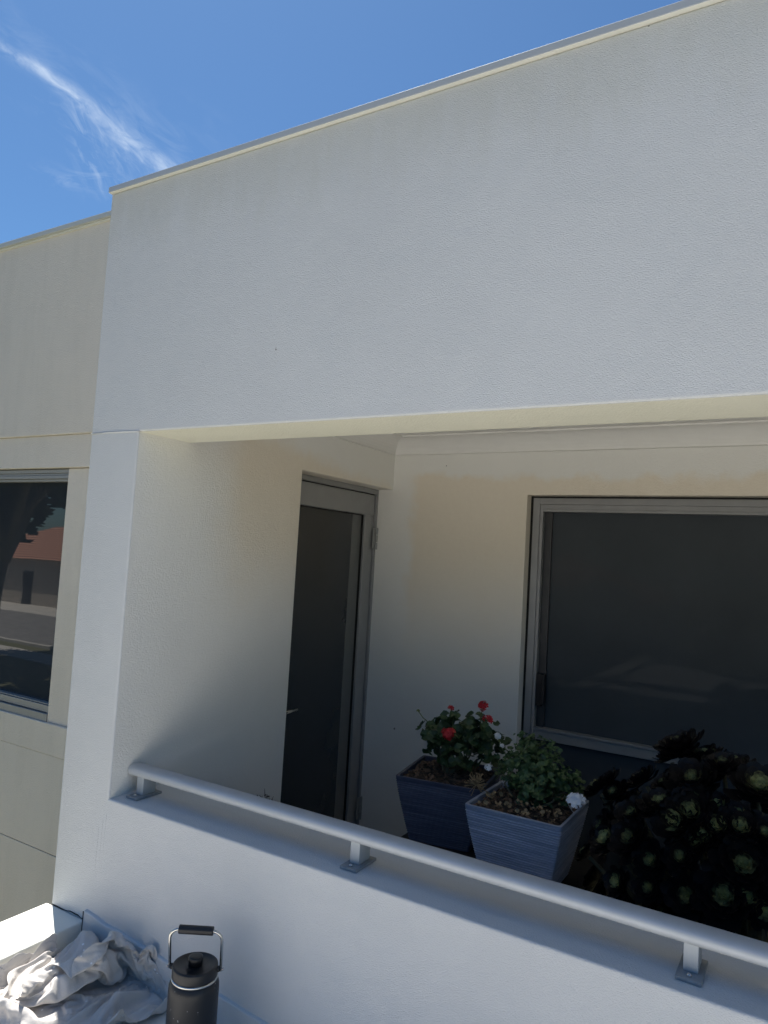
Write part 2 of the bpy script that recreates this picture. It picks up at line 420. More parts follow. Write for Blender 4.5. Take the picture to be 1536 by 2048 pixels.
add_tube(bm, [(xl+.042, hy-.005, hz), (xl+.048, hy+.05, hz+.002), (xl+.046, hy+.125, hz+.004)], [.009, .0085, .007], 12)
add_box(bm, (xl, hy-.018, hz-.09), (xl+.006, hy+.014, hz+.05))
obj('handle', bm, MAT['steel'], door, smooth=True)
for z0 in (.045, -1.38):
    bm = new_bm()
    for k in range(3): add_tube(bm, [(XF+.009, 3.317, z0+k*.040), (XF+.009, 3.317, z0+k*.040+.0375)], .0075, 14)
    add_box(bm, (XF, 3.290, z0+.002), (XF+.003, 3.3125, z0+.116))
    obj('hinge', bm, MAT['alu_pale'], door, bevel=.0008)

# ---- recess window
win = obj('window', box((WX0+.02, YB+.13, WZ0+.01), (WX1-.01, YB+.136, WZ1-.02)), MAT['alu_dark'], house)
win['label'] = 'wide grey aluminium sliding window with dark glass'
Y0 = YB+.055
def frame_ring(x0, x1, z0, z1, w, wt, ya, yb, bm):
    add_box(bm, (x0, ya, z0), (x0+w, yb, z1)); add_box(bm, (x1-w, ya, z0), (x1, yb, z1))
    add_box(bm, (x0+w, ya, z1-wt), (x1-w, yb, z1)); add_box(bm, (x0+w, ya, z0), (x1-w, yb, z0+wt))
bm = new_bm(); fx0, fx1, fz0, fz1 = -1.187, WX1-.008, -1.60, .338
frame_ring(fx0, fx1, fz0, fz1, .034, .030, Y0, Y0+.06, bm)
obj('frame', bm, MAT['alu'], win, bevel=.0015)
bm = new_bm(); frame_ring(fx0+.0345, fx1-.0345, fz0+.0305, fz1-.0305, .004, .022, Y0+.003, Y0+.055, bm)
frame_ring(fx0+.039, fx1-.039, fz0+.053, fz1-.053, .012, .013, Y0-.001, Y0+.05, bm)
obj('inner_frame', bm, MAT['alu'], win, bevel=.0012)
bm = new_bm()
add_box(bm, (WX0+.0005, Y0+.004, fz0), (fx0, Y0+.05, WZ1)); add_box(bm, (fx0, Y0+.004, fz1), (fx1, Y0+.05, WZ1-.0005))
obj('seal', bm, MAT['rubber'], win)
gx0 = fx0+.0515; gz1 = fz1-.0665
bm = new_bm()      # transom with a thin highlight bead over it
add_box(bm, (gx0, Y0+.004, -.815), (fx1-.0515, Y0+.05, -.774)); add_box(bm, (gx0, Y0-.004, -.770), (fx1-.0515, Y0+.05, -.760))
add_box(bm, (gx0, Y0+.008, -.774), (fx1-.0515, Y0+.05, -.770))
obj('transom', bm, MAT['alu'], win, bevel=.0012)
obj('sash_stile', box((gx0, Y0+.028, -.760), (gx0+.038, Y0+.045, gz1)), MAT['alu_dark'], win, bevel=.001)
obj('glass', box((gx0, Y0+.042, -.762), (fx1-.0515, Y0+.050, gz1)), MAT['glass'], win)
obj('glass', box((gx0, Y0+.040, fz0+.066), (fx1-.0515, Y0+.050, -.815)), MAT['glass'], win, label='dark lower pane under the transom')
bm = new_bm(); add_box(bm, (gx0-.006, Y0+.004, -.66), (gx0+.030, Y0+.027, -.505)); add_box(bm, (gx0+.030, Y0-.012, -.648), (gx0+.046, Y0+.020, -.508))
obj('latch', bm, MAT['black'], win, bevel=.004)

# ------------------------------------------------------------------ wing to the left, set back
wing = thing('house_wing', 'set back beige house wing with window, left of the white block', 'house', (-4.5, 4.5, GROUND))
PX = -3.327; ZH, ZS = .372, -.926; WL = -5.4; WXL = -8.0; PE = XL-.0005
bm = box((WXL, WY-.012, .545), (PE, 6.5, 1.655)); obj('upper_wall', bm, MAT['beige'], wing, bevel=.006)
obj('lintel_band', box((WXL, WY, ZH), (PE, WY+.4, .5445)), MAT['beige'], wing, bevel=.004)
obj('pier_panel', box((PX, WY+.014, ZS), (PE, WY+.4, ZH-.003)), MAT['beige'], wing, bevel=.003)
obj('pier_panel', box((WXL, WY+.014, ZS), (WL, WY+.4, ZH-.003)), MAT['beige'], wing)
obj('sill_band', box((WXL, WY-.003, -1.078), (PE, WY+.4, ZS-.0005)), MAT['beige'], wing, bevel=.004)
obj('lower_wall', box((WXL, WY, -1.542), (PE, WY+.4, -1.0785)), MAT['beige'], wing, bevel=.003)
obj('lower_wall', box((WXL, WY+.001, GROUND), (PE, WY+.4, -1.546)), MAT['beige'], wing, bevel=.003)
obj('coping', box((WXL, WY-.035, 1.6555), (PE, WY+.3, 1.683)), MAT['coping'], wing, bevel=.002)
bm = box((WXL, WY-.020, 1.6465), (PE, WY-.0125, 1.655)); obj('coping_drip', bm, MAT['strip'], wing)
ww = obj('window', box((WL, WY+.15, ZS), (PX, WY+.156, ZH)), MAT['alu_dark'], wing)
ww['label'] = 'dark window of the left wing reflecting street and trees'
bm = new_bm(); z = ZH-.004
for k, (h, d) in enumerate(((.020, .020), (.012, .026), (.018, .021), (.014, .032))):
    add_box(bm, (WL, WY+d, z-h), (PX-.0005, WY+.10, z-.0015)); z -= h
obj('head_frame', bm, MAT['alu_pale'], ww, bevel=.001); bm = new_bm()
add_box(bm, (WL, WY+.022, -.884), (PX-.0005, WY+.10, -.850)); add_box(bm, (WL, WY+.030, -.848), (PX-.0005, WY+.10, -.842))
add_box(bm, (WL, WY+.008, ZS+.0005), (PX-.0005, WY+.10, -.888))
obj('sill_frame', bm, MAT['alu_pale'], ww, bevel=.001)
obj('glass', box((WL, WY+.060, -.845), (PX-.0005, WY+.068, z+.002)), MAT['glass_wing'], ww)

# ------------------------------------------------------------------ roof deck in front and its curb
bm = new_bm()
N_ = 40; dv = []
for j in range(N_+1):
    row = []
    for i in range(N_+1):
        x = -2.05 + (XR+2.05)*i/N_; y = -4.5 + (FY-.004+4.5)*j/N_
        row.append(bm.verts.new((x, y, deck_z(x)+.0015*noise.noise(Vector((x*3, y*3, 0))))))
    dv.append(row)
for j in range(N_):
    for i in range(N_): bm.faces.new((dv[j][i], dv[j][i+1], dv[j+1][i+1], dv[j+1][i]))
MAT['deck'] = simple('roof_membrane', (.72, .70, .66), .6, 0, .08, 9, .15, .002)
deck = struct('roof_deck', bm, MAT['deck'])
struct('roof_base', box((-2.215, -4.49, GROUND), (XR, FY, -1.90)), MAT['beige'])
bm = box((-2.221, -4.5, -1.90), (-2.02, FY-.0008, -1.233))
curb = tag(obj('curb', bm, MAT['curb'], bevel=.006, segs=3), 'white painted curb along the roof edge, half in bright sun', 'curb')

# ------------------------------------------------------------------ handrail on the balcony wall
rail = thing('handrail', 'silver grey oval handrail on short posts along the balcony sill', 'handrail', (.6, 1.715, ZSILL))
bm = new_bm(); rp = []
RYc, RZc = 1.715, -.7535
nseg = 32
def oval(x, s=1):
    out = []
    for k in range(nseg):
        a = 2*math.pi*k/nseg; ca, sa = math.cos(a), math.sin(a)
        yy = .0305*math.copysign(abs(ca)**.75, ca)*s; zz = .0185*math.copysign(abs(sa)**.85, sa)*s
        out.append(bm.verts.new((x, RYc+yy, RZc+zz)))
    return out
secs = [oval(x, s) for x, s in ((XO+.0015, .86), (XO+.004, .97), (XO+.008, 1), (-.9, 1), (.4, 1), (XR-.21, 1))]
for i in range(len(secs)-1):
    for k in range(nseg): bm.faces.new((secs[i][k], secs[i][(k+1) % nseg], secs[i+1][(k+1) % nseg], secs[i+1][k]))
bm.faces.new(secs[0][::-1]); bm.faces.new(secs[-1]); bmesh.ops.recalc_face_normals(bm, faces=bm.faces[:])
obj('rail', bm, MAT['rail'], rail, smooth=True)
for x in (-1.896, -1.048, -.208, .632, 1.472, 2.312):
    p = obj('post', box((x-.015, 1.692, ZSILL+.0085), (x+.015, 1.748, -.764)), MAT['post'], rail, bevel=.002)
    bm = box((x-.026, 1.661, ZSILL+.0005), (x+.026, 1.766, ZSILL+.0085))
    obj('base_plate', bm, MAT['plate'], p, bevel=.0015)
    for yy in (1.6755, 1.7575): obj('bolt', lathe([(.0055, ZSILL+.0085), (.0055, ZSILL+.011), (.003, ZSILL+.0135)], x, yy, 10), MAT['steel'], p)

# ------------------------------------------------------------------ potted plants
MAT['pot_dark'] = None
def pot_mat(name, c0, c1):
    m, nt, b = node_mat(name); p = position(nt)
    st = tex_noise(nt, p, 6, 6, .7, 0, (1, 1, 14)); g = tex_noise(nt, p, 90, 3, .6, 0, (1, 1, 3))
    f = math_(nt, 'MULTIPLY', ramp(nt, st, [(.35, (0,)*3), (.65, (1,)*3)]), ramp(nt, g, [(.3, (.4,)*3), (.7, (1,)*3)]))
    at = nt.nodes.new('ShaderNodeAttribute'); at.attribute_name = 'rib'
    f = math_(nt, 'ADD', math_(nt, 'MULTIPLY', f, .55), math_(nt, 'MULTIPLY', at.outputs['Fac'], ramp(nt, st, [(.3, (.25,)*3), (.7, (.75,)*3)])), None, True)
    nt.links.new(mixc(nt, f, c0, c1), b.inputs['Base Color']); b.inputs['Roughness'].default_value = .5
    bump(nt, g, .3, .001, b); return m
MAT['pot_navy'] = pot_mat('navy_ribbed_ceramic', (.045, .048, .080), (.135, .14, .20))
MAT['pot_blue'] = pot_mat('weathered_blue_ribbed_ceramic', (.24, .28, .37), (.66, .69, .78))
MAT['soil'] = simple('bark_soil', (.05, .035, .025), .9, 0, .6, 60, .8, .006)
MAT['chip'] = simple('bark_chip', (.16, .10, .065), .85, 0, .6, 25, .3)
MAT['leaf_dark'] = simple('geranium_leaf', (.030, .062, .018), .5, 0, .5, 25)
MAT['leaf_green'] = simple('mound_leaf', (.055, .105, .034), .5, 0, .5, 22)
MAT['stem'] = simple('woody_stem', (.13, .12, .07), .8, 0, .3, 60)
MAT['stem_green'] = simple('green_stem', (.12, .16, .05), .6, 0, .3, 60)
MAT['red'] = simple('red_petal', (.46, .010, .020), .5, 0, .35, 90)
MAT['white_petal'] = simple('white_petal', (.82, .82, .84), .5, 0, .06, 90)
MAT['dry'] = simple('dried_flower', (.34, .24, .13), .8, 0, .4, 60)

def ribbed_pot(x0, y0, w, rot, ztop, h, mat, parent):
    """square tapered pot, x0,y0 = front left rim corner; returns centre and transform"""
    M = Matrix.Translation((x0, y0, 0)) @ Matrix.Rotation(rot, 4, 'Z')
    bm = new_bm(); rings = []; steps = 56; lay = bm.verts.layers.float.new('rib')
    rg = random.Random(int(w*1000)+int(rot*100))
    def sq(ins, z, r=.012):
        pts = []
        a, b = ins, w-ins
        for cx, cy, s in ((b-r, a+r, -90), (b-r, b-r, 0), (a+r, b-r, 90), (a+r, a+r, 180)):
            for k in range(4):
                t = R_(s+90*k/3); pts.append(M @ Vector((cx+r*math.cos(t), cy+r*math.sin(t), z)))
        return [bm.verts.new(p) for p in pts]
    rings.append(sq(.014, ztop-.06)); rings.append(sq(.012, ztop-.002)); rings.append(sq(.010, ztop)); rings.append(sq(.001, ztop)); rings.append(sq(0, ztop-.002)); rings.append(sq(.001, ztop-.014))
    z = ztop-.014
    dz = (h-.014)/steps
    for k in range(1, steps+1):
        t = k/steps; ins = .001+.052*t**1.15 + (0.0018 if k % 2 else -.0008)*(.6+.8*rg.random())
        rings.append(sq(ins, ztop-.014-dz*k))
        w_ = rg.uniform(.5, 1) if k % 2 == 0 else 0
        for v in rings[-1]: v[lay] = w_
    for i in range(len(rings)-1):
        n = len(rings[i])
        for k in range(n): bm.faces.new((rings[i][k], rings[i][(k+1) % n], rings[i+1][(k+1) % n], rings[i+1][k]))
    bm.faces.new(rings[-1])
    bmesh.ops.recalc_face_normals(bm, faces=bm.faces[:])
    obj('pot', bm, mat, parent)
    # soil and chips
    bm = new_bm(); n = 26; vs = []
    for j in range(n+1):
        r = []
        for i in range(n+1):
            u = .012+(w-.024)*i/n; v = .012+(w-.024)*j/n
            q = M @ Vector((u, v, 0)); e = min(u, v, w-u, w-v)
            r.append(bm.verts.new((q.x, q.y, ztop-.026+.020*min(1, e/.1)+.012*noise.noise(q*22))))
        vs.append(r)
    for j in range(n):
        for i in range(n): bm.faces.new((vs[j][i], vs[j][i+1], vs[j+1][i+1], vs[j+1][i]))
    obj('soil', bm, MAT['soil'], parent)
    bm = new_bm()
    for k in range(420):
        u, v = rg.uniform(.018, w-.018), rg.uniform(.018, w-.018); e = min(u, v, w-u, w-v)
        c = M @ Vector((u, v, 0)); c.z = ztop-.022+.020*min(1, e/.1)+rg.uniform(0, .008)
        s = rg.uniform(.003, .010); T = Matrix.Translation(c) @ Matrix.Rotation(rg.uniform(0, 6.3), 4, 'Z') @ Matrix.Rotation(rg.uniform(-.7, .7), 4, 'X') @ Matrix.Rotation(rg.uniform(-.7, .7), 4, 'Y')
        q = [bm.verts.new(T @ Vector(p)) for p in ((-s*1.6, -s*.6, 0), (s*1.5, -s*.4, .001), (s*1.3, s*.6, .003), (-s*1.4, s*.5, 0), (0, 0, s*.35))]
        bm.faces.new((q[0], q[1], q[4])); bm.faces.new((q[1], q[2], q[4])); bm.faces.new((q[2], q[3], q[4])); bm.faces.new((q[3], q[0], q[4])); 
    o = obj('bark_mulch', bm, MAT['chip'], parent)
    return M @ Vector((w/2, w/2, ztop))

def leaf(bm, c, size, nrm, rg, lobes=5, cup=.25, n=12):
    """rounded lobed leaf facing nrm"""
    nrm = nrm.normalized(); a = nrm.orthogonal().normalized(); a = (Matrix.Rotation(rg.uniform(0, 6.28), 3, nrm) @ a); b = nrm.cross(a)
    cv_ = bm.verts.new(c - nrm*size*cup*.5); ring = []
    for k in range(n):
        t = 2*math.pi*k/n; r = size*(.5+.05*math.cos(lobes*t))*(1 - .55*math.exp(-((t-math.pi)/.35)**2))
        ring.append(bm.verts.new(c + a*math.cos(t)*r + b*math.sin(t)*r + nrm*size*cup*.25*math.sin(3*t+size*400)))
    for k in range(n): bm.faces.new((cv_, ring[k], ring[(k+1) % n]))
def petal_flower(bm, c, nrm, s, rg, n=5):
    nrm = nrm.normalized(); a0 = nrm.orthogonal().normalized(); rot = rg.uniform(0, 6.28)
    for k in range(n):
        a = Matrix.Rotation(rot+2*math.pi*k/n, 3, nrm) @ a0; b = nrm.cross(a)
        q = [c, c+a*s*.55-b*s*.34+nrm*s*.22, c+a*s*.95-b*s*.28+nrm*s*.15, c+a*s*1.08+nrm*s*.05, c+a*s*.95+b*s*.28+nrm*s*.15, c+a*s*.55+b*s*.34+nrm*s*.22]
        bm.faces.new([bm.verts.new(p) for p in q])
def flower_head(c, rad, mat, parent, rg, n=22, fs=.011, base=None, stem='stem_green', label=None):
    bm = new_bm()
    for k in range(n):
        d = Vector((rg.gauss(0, 1), rg.gauss(0, 1), rg.gauss(.35, .8))).normalized()
        petal_flower(bm, Vector(c)+d*rad*rg.uniform(.55, 1), d+Vector((0, -.3, .2)), fs*rg.uniform(.8, 1.2), rg)
    h = obj('flower_head', bm, mat, parent)
    if label: h['label'] = label
    bm = new_bm()
    if base is not None:
        m = (Vector(base)+Vector(c))/2 + Vector((rg.uniform(-.015, .015), rg.uniform(-.015, .015), .01))
        add_tube(bm, [base, m, c], [.0024, .002, .0018], 6)
    for k in range(8):
        d = Vector((rg.gauss(0, 1), rg.gauss(0, 1), rg.gauss(.3, .8))).normalized()
        add_tube(bm, [c, Vector(c)+d*rad*.8], .0009, 4, False)
    obj('stalk', bm, MAT[stem], h)
    return h

def foliage(name, blobs, mat, parent, rg, count, size, zmin=-9, face_out=.7):
    bm = new_bm(); tot = sum(b[3]**2 for b in blobs)
    for cx, cy, cz, r, sz in blobs:
        for k in range(int(count*r*r/tot)):
            d = Vector((rg.gauss(0, 1), rg.gauss(0, 1), rg.gauss(.25, 1))).normalized()
            c = Vector((cx, cy, cz)) + Vector((d.x*r, d.y*r, d.z*r*sz))*rg.uniform(.45, 1.08)
            if c.z < zmin: continue
            n = d*face_out + Vector((rg.gauss(0, .4), rg.gauss(0, .4)-.25, rg.gauss(.5, .4)))
            leaf(bm, c, size*rg.uniform(.6, 1.25), n, rg)
    o = obj(name, bm, mat, parent); return o

table = thing('plant_table', 'low dark table under the two square planters', 'table', (-1.1, 2.75, ZFLOOR))
TZ = -1.135
TM = Matrix.Translation((-1.495, 2.43, 0))
bm = box((-1.44, 2.47, TZ-.03), (-.70, 3.06, TZ)); 
MAT['table'] = simple('dark_stained_timber', (.022, .016, .014), .7, 0, .3, 30)
obj('top', bm, MAT['table'], table, bevel=.003)
for sx_, sy_ in ((0, 0), (1, 0), (0, 1), (1, 1)):
    x = (-1.40, -.74)[sx_]; y = (2.51, 3.02)[sy_]; ox = (-.055, .055)[sx_]; oy = (-.03, .03)[sy_]
    bm = new_bm(); add_tube(bm, [(x, y, TZ-.03), (x+ox, y+oy, ZFLOOR)], [.022, .016], 8); obj('leg', bm, MAT['table'], table)

rg = random.Random(11)
# rear navy planter, red geranium
p1 = thing('potted_geranium', 'navy ribbed square planter with red geranium, behind the paler planter', 'potted plant', (-1.29, 2.81, TZ), 'square planters on the balcony')
c1 = ribbed_pot(-1.441, 2.60, .36, R_(9), -.872, .26, MAT['pot_navy'], p1)
bl = [(-1.36, 2.80, -.735, .085, .8), (-1.27, 2.80, -.69, .095, .8), (-1.18, 2.82, -.70, .09, .9), (-1.13, 2.84, -.76, .085, 1), (-1.24, 2.74, -.79, .075, .8), (-1.34, 2.86, -.78, .08, .8), (-1.23, 2.9, -.74, .09, .9)]
foliage('foliage', bl, MAT['leaf_dark'], p1, rg, 300, .043)
bm = new_bm()
for k in range(9):
    a = Vector((c1.x+rg.uniform(-.03, .03), c1.y-.02+rg.uniform(-.03, .03), -.875)); b = Vector(bl[k % 7][:3]); m = (a+b)/2+Vector((rg.uniform(-.03, .03), 0, -.015))
    add_tube(bm, [a, m, b], [.0055, .004, .003], 7)
obj('stem', bm, MAT['stem'], p1, smooth=True)
flower_head((-1.242, 2.66, -.683), .026, MAT['red'], p1, rg, 34, .0115, (-1.24, 2.78, -.73))
flower_head((-1.155, 2.80, -.578), .021, MAT['red'], p1, rg, 26, .0105, (-1.165, 2.82, -.70))
flower_head((-1.130, 2.79, -.628), .018, MAT['red'], p1, rg, 12, .010, (-1.150, 2.82, -.70), label='thinning red flower head with falling petals')
flower_head((-1.315, 2.83, -.618), .011, MAT['red'], p1, rg, 8, .009, (-1.30, 2.82, -.69), label='small red flower head half hidden by leaves')
bm = new_bm(); bs = Vector((-1.455, 2.80, -.648)); add_tube(bm, [(-1.38, 2.80, -.70), (-1.43, 2.80, -.672), bs], .002, 6)
for k in range(7):
    d = Vector((rg.gauss(0, 1), rg.gauss(0, 1), 1)).normalized(); leaf(bm, bs+d*.006, .012, d, rg, n=6)
obj('bud', bm, MAT['stem_green'], p1)

# front pale planter, green mound with white flowers
p2 = thing('potted_geranium', 'pale blue grey ribbed planter with green mound and white flowers, nearest the rail', 'potted plant', (-.89, 2.63, TZ), 'square planters on the balcony')
c2 = ribbed_pot(-1.068, 2.45, .357, 0, -.863, .262, MAT['pot_blue'], p2)
bl = [(-.92, 2.66, -.755, .10, .8), (-.84, 2.66, -.77, .10, .8), (-.885, 2.72, -.715, .085, .9), (-.79, 2.70, -.80, .085, .8), (-.97, 2.70, -.79, .075, .8), (-.86, 2.60, -.81, .08, .7), (-.955, 2.74, -.68, .045, 1)]
foliage('foliage', bl, MAT['leaf_green'], p2, rg, 1150, .022)
bm = new_bm()
for k in range(12):
    a = Vector((c2.x+rg.uniform(-.05, .05), c2.y+rg.uniform(-.05, .05), -.865)); b = Vector(bl[k % 7][:3])+Vector((rg.uniform(-.04, .04), rg.uniform(-.06, .02), 0)); m = (a+b)/2+Vector((rg.uniform(-.04, .04), -.02, 0))
    add_tube(bm, [a, m, b], [.0045, .0035, .002], 6)
add_tube(bm, [(-.95, 2.62, -.80), (-1.0, 2.60, -.775), (-1.035, 2.60, -.758)], .0018, 5); add_tube(bm, [(-.80, 2.62, -.82), (-.74, 2.56, -.80), (-.688, 2.50, -.775)], .0022, 5)
obj('stem', bm, MAT['stem'], p2, smooth=True)
flower_head((-.678, 2.49, -.783), .027, MAT['white_petal'], p2, rg, 17, .019, (-.74, 2.56, -.80), label='full white flower head at the right side')
flower_head((-1.058, 2.72, -.668), .010, MAT['white_petal'], p2, rg, 9, .0095, (-1.0, 2.72, -.76), label='small white bloom on an upright stalk')
flower_head((-1.035, 2.71, -.702), .007, MAT['white_petal'], p2, rg, 5, .0075, (-1.0, 2.72, -.76), label='tiny white bloom under the upright one')
flower_head((-1.045, 2.60, -.762), .010, MAT['white_petal'], p2, rg, 8, .010, (-.98, 2.64, -.80), label='small white bloom over the left rim')
bm = new_bm()
for k in range(70):
    d = Vector((rg.gauss(0, 1), rg.gauss(0, .7), rg.gauss(.6, .7))).normalized(); a = Vector((-1.075, 2.57, -.825)); L_ = rg.uniform(.02, .048)
    add_tube(bm, [a, a+d*L_*.6, a+d*L_], [.0011, .001, .0016], 4)
    if k % 2: leaf(bm, a+d*L_, .008, d, rg, n=6)
add_tube(bm, [(-1.0, 2.58, -.86), (-1.05, 2.57, -.835), (-1.075, 2.57, -.825)], .002, 6)
obj('dried_flower_head', bm, MAT['dry'], p2)
bm = new_bm()
for k in range(60):
    c = Vector((rg.uniform(-1.03, -.74), rg.uniform(2.47, 2.60), -.862+rg.uniform(0, .03)))
    leaf(bm, c, rg.uniform(.008, .02), Vector((rg.gauss(0, .6), rg.gauss(-.3, .6), 1)), rg, n=7, cup=.5)
obj('dead_leaves', bm, MAT['dry'], p2)

# small pot by the side wall, only its dry top shows over the rail
p3 = thing('small_plant', 'dark dry plant tuft just showing above the rail by the side wall', 'plant', (-1.72, 2.08, ZFLOOR))
bm = lathe([(.055, ZFLOOR), (.075, ZFLOOR+.72), (.08, ZFLOOR+.80), (.072, ZFLOOR+.80), (.066, ZFLOOR+.77)], -1.72, 2.08, 32); obj('pot', bm, MAT['table'], p3, smooth=False)
bm = new_bm()
for k in range(260):
    t = rg.random(); a = Vector((-1.78+.12*t+rg.gauss(0, .012), 2.06+rg.gauss(0, .03), -.925)); d = Vector((rg.gauss(0, .6), rg.gauss(0, .6), 1)).normalized()
    L_ = rg.uniform(.012, .030)+(.030 if .6 < t < .9 else 0)*rg.random(); add_tube(bm, [a, a+d*L_*.6, a+d*L_+Vector((rg.gauss(0, .004), 0, 0))], [.0016, .0013, .0007], 4, False); leaf(bm, a+d*L_*rg.random(), rg.uniform(.01, .02), d, rg, n=6)
MAT['drytuft'] = simple('dark_dry_leaf', (.035, .022, .016), .9, 0, .4, 60)
obj('foliage', bm, MAT['drytuft'], p3)

# ------------------------------------------------------------------ black rose succulent
m_, nt_, b_ = node_mat('black_rose_petal')
vc = nt_.nodes.new('ShaderNodeAttribute'); vc.attribute_name = 'tone'
nz_ = tex_noise(nt_, position(nt_), 60, 4, .6)
rp_ = ramp(nt_, math_(nt_, 'MULTIPLY', vc.outputs['Fac'], math_(nt_, 'ADD', nz_, .5)), [(0, (.0035, .0018, .0025)), (.30, (.010, .006, .006)), (.46, (.33, .33, .14)), (.8, (.74, .74, .34))])
nt_.links.new(rp_, b_.inputs['Base Color']); b_.inputs['Roughness'].default_value = .5; b_.inputs['Specular IOR Level'].default_value = .4
MAT['rose'] = m_
succ = thing('succulent', 'large dark purple black rosette succulent with green hearts, under the window', 'succulent', (-.13, 2.62, ZFLOOR))
bm = lathe([(.16, ZFLOOR), (.22, ZFLOOR+.30), (.235, ZFLOOR+.32), (.22, ZFLOOR+.32), (.21, ZFLOOR+.29)], -.13, 2.62, 48)
obj('pot', bm, MAT['table'], succ)
EC = Vector((-.13, 2.62, -1.22)); ER = Vector((.56, .42, .62))
def rosette_mesh(seed, green):
    rr = random.Random(seed); bm = new_bm(); lay = bm.verts.layers.float.new('tone')
    n = 46; R = 1.0
    for k in range(n):
        t = k/(n-1); ang = k*2.39996; L_ = .10+.92*t**.8; tilt = R_(82-74*t**.8+rr.uniform(-5, 5)); wd = .09+.17*t
        d = Vector((math.cos(ang), math.sin(ang), 0)); s = Vector((-d.y, d.x, 0)); up = Vector((0, 0, 1))
        ax = d*math.cos(tilt)+up*math.sin(tilt); nn = up*math.cos(tilt)-d*math.sin(tilt)
        o0 = d*.05*t + up*(.18*(1-t)-.05)
        tone = green*max(0, 1-t*1.2)
        rows = []
        for u, w_, c_ in ((0, .45, 0), (.35, .66, -.05), (.7, 1.0, -.04), (.9, .85, .03), (1.0, .25, .09)):
            p = o0+ax*L_*u + nn*c_*L_
            r_ = []
            for sgn, lift in ((-1, .05), (0, 0), (1, .05)):
                v = bm.verts.new(p + s*sgn*wd*w_ + nn*lift*L_); v[lay] = tone*(1-.35*u); r_.append(v)
            rows.append(r_)
        for i in range(4):
            for j in range(2):
                f = bm.faces.new((rows[i][j], rows[i][j+1], rows[i+1][j+1], rows[i+1][j])); f.smooth = True
    me = bpy.data.meshes.new('rosette'); bm.to_mesh(me); bm.free(); me.materials.append(MAT['rose']); return me
RM = [rosette_mesh(s, g) for s, g in ((1, 1.15), (2, 1.0), (3, .85), (4, .6), (5, .25), (6, .75), (7, .0))]
ROS = [(-0.642, 2.611, -0.762), (-0.572, 2.627, -0.762), (-0.528, 2.635, -0.782), (-0.492, 2.645, -0.705), (-0.472, 2.468, -0.783), (-0.581, 2.564, -0.861), (-0.557, 2.48, -0.876), (-0.456, 2.402, -0.832), (-0.657, 2.586, -0.985), (-0.4, 2.351, -0.85), (-0.498, 2.364, -0.946), (-0.399, 2.31, -0.926), (-0.298, 2.282, -0.903), (-0.201, 2.272, -0.881), (-0.324, 2.329, -0.828), (-0.347, 2.39, -0.761), (-0.399, 2.459, -0.731), (-0.408, 2.556, -0.69), (-0.37, 2.618, -0.66), (-0.311, 2.509, -0.657), (-0.379, 2.664, -0.59), (-0.308, 2.441, -0.695), (-0.297, 2.404, -0.721), (-0.282, 2.35, -0.775), (-0.238, 2.436, -0.676), (-0.228, 2.373, -0.731), (-0.231, 2.564, -0.616), (-0.173, 2.411, -0.684), (-0.176, 2.372, -0.722), (-0.127, 2.335, -0.765), (-0.129, 2.485, -0.633), (-0.102, 2.369, -0.724), (-0.097, 2.273, -0.873), (-0.138, 2.271, -0.874), (-0.263, 2.361, -0.754), (-0.301, 2.673, -0.621), (-0.21, 2.668, -0.61), (-0.156, 2.309, -0.805)]                  # where the large rosettes sit on the dome
stems = new_bm()
placed = []
def put_rosette(p, r, mi):
    n = Vector(((p.x-EC.x)/ER.x**2, (p.y-EC.y)/ER.y**2, (p.z-EC.z)/ER.z**2)).normalized()
    n = (n + Vector((rg.gauss(0, .12), rg.gauss(0, .12)-.15, rg.gauss(.15, .12)))).normalized()
    o = bpy.data.objects.new('rosette', RM[mi]); COL.objects.link(o); o.parent = succ
    o.rotation_euler = (Matrix.Rotation(0, 4, 'Z') @ n.to_track_quat('Z', 'Y').to_matrix().to_4x4() @ Matrix.Rotation(rg.uniform(0, 6.28), 4, 'Z')).to_euler()
    o.location = p - succ.location; o.scale = (r, r, r)
    placed.append(p.copy())
    root = Vector((-.13+rg.uniform(-.1, .1), 2.62+rg.uniform(-.1, .1), ZFLOOR+.29)); m = EC.lerp(p, .55)+Vector((0, 0, -.08))
    add_tube(stems, [root, m, p-n*r*.2], [.013, .010, .007], 6, False)
for k, p in enumerate(ROS):
    put_rosette(Vector(p)+Vector((rg.gauss(0, .006), 0, rg.gauss(0, .006))), rg.choice((.052, .060, .070, .082, .094))*rg.uniform(.92, 1.08), (0, 1, 2, 5)[rg.randrange(4)])
tries = 0
while len(placed) < 95 and tries < 9000:
    tries += 1
    d = Vector((rg.gauss(.45, .8), rg.gauss(-.7, .8), abs(rg.gauss(.15, .7)))).normalized(); k = rg.uniform(.84, 1.0)
    p = EC+Vector((d.x*ER.x*k, d.y*ER.y*k, d.z*ER.z*k))
    if min((p-q).length for q in placed) < .078: continue
    put_rosette(p, rg.uniform(.05, .075), rg.choice((3, 4, 4, 6, 6)))
for p, r in (((-.375, 2.66, -.600), .072), ((-.41, 2.67, -.625), .06), ((-.30, 2.70, -.60), .06), ((-.60, 2.64, -.735), .06)):
    put_rosette(Vector(p), r, 4)
so = obj('stem', stems, MAT['stem'], succ)

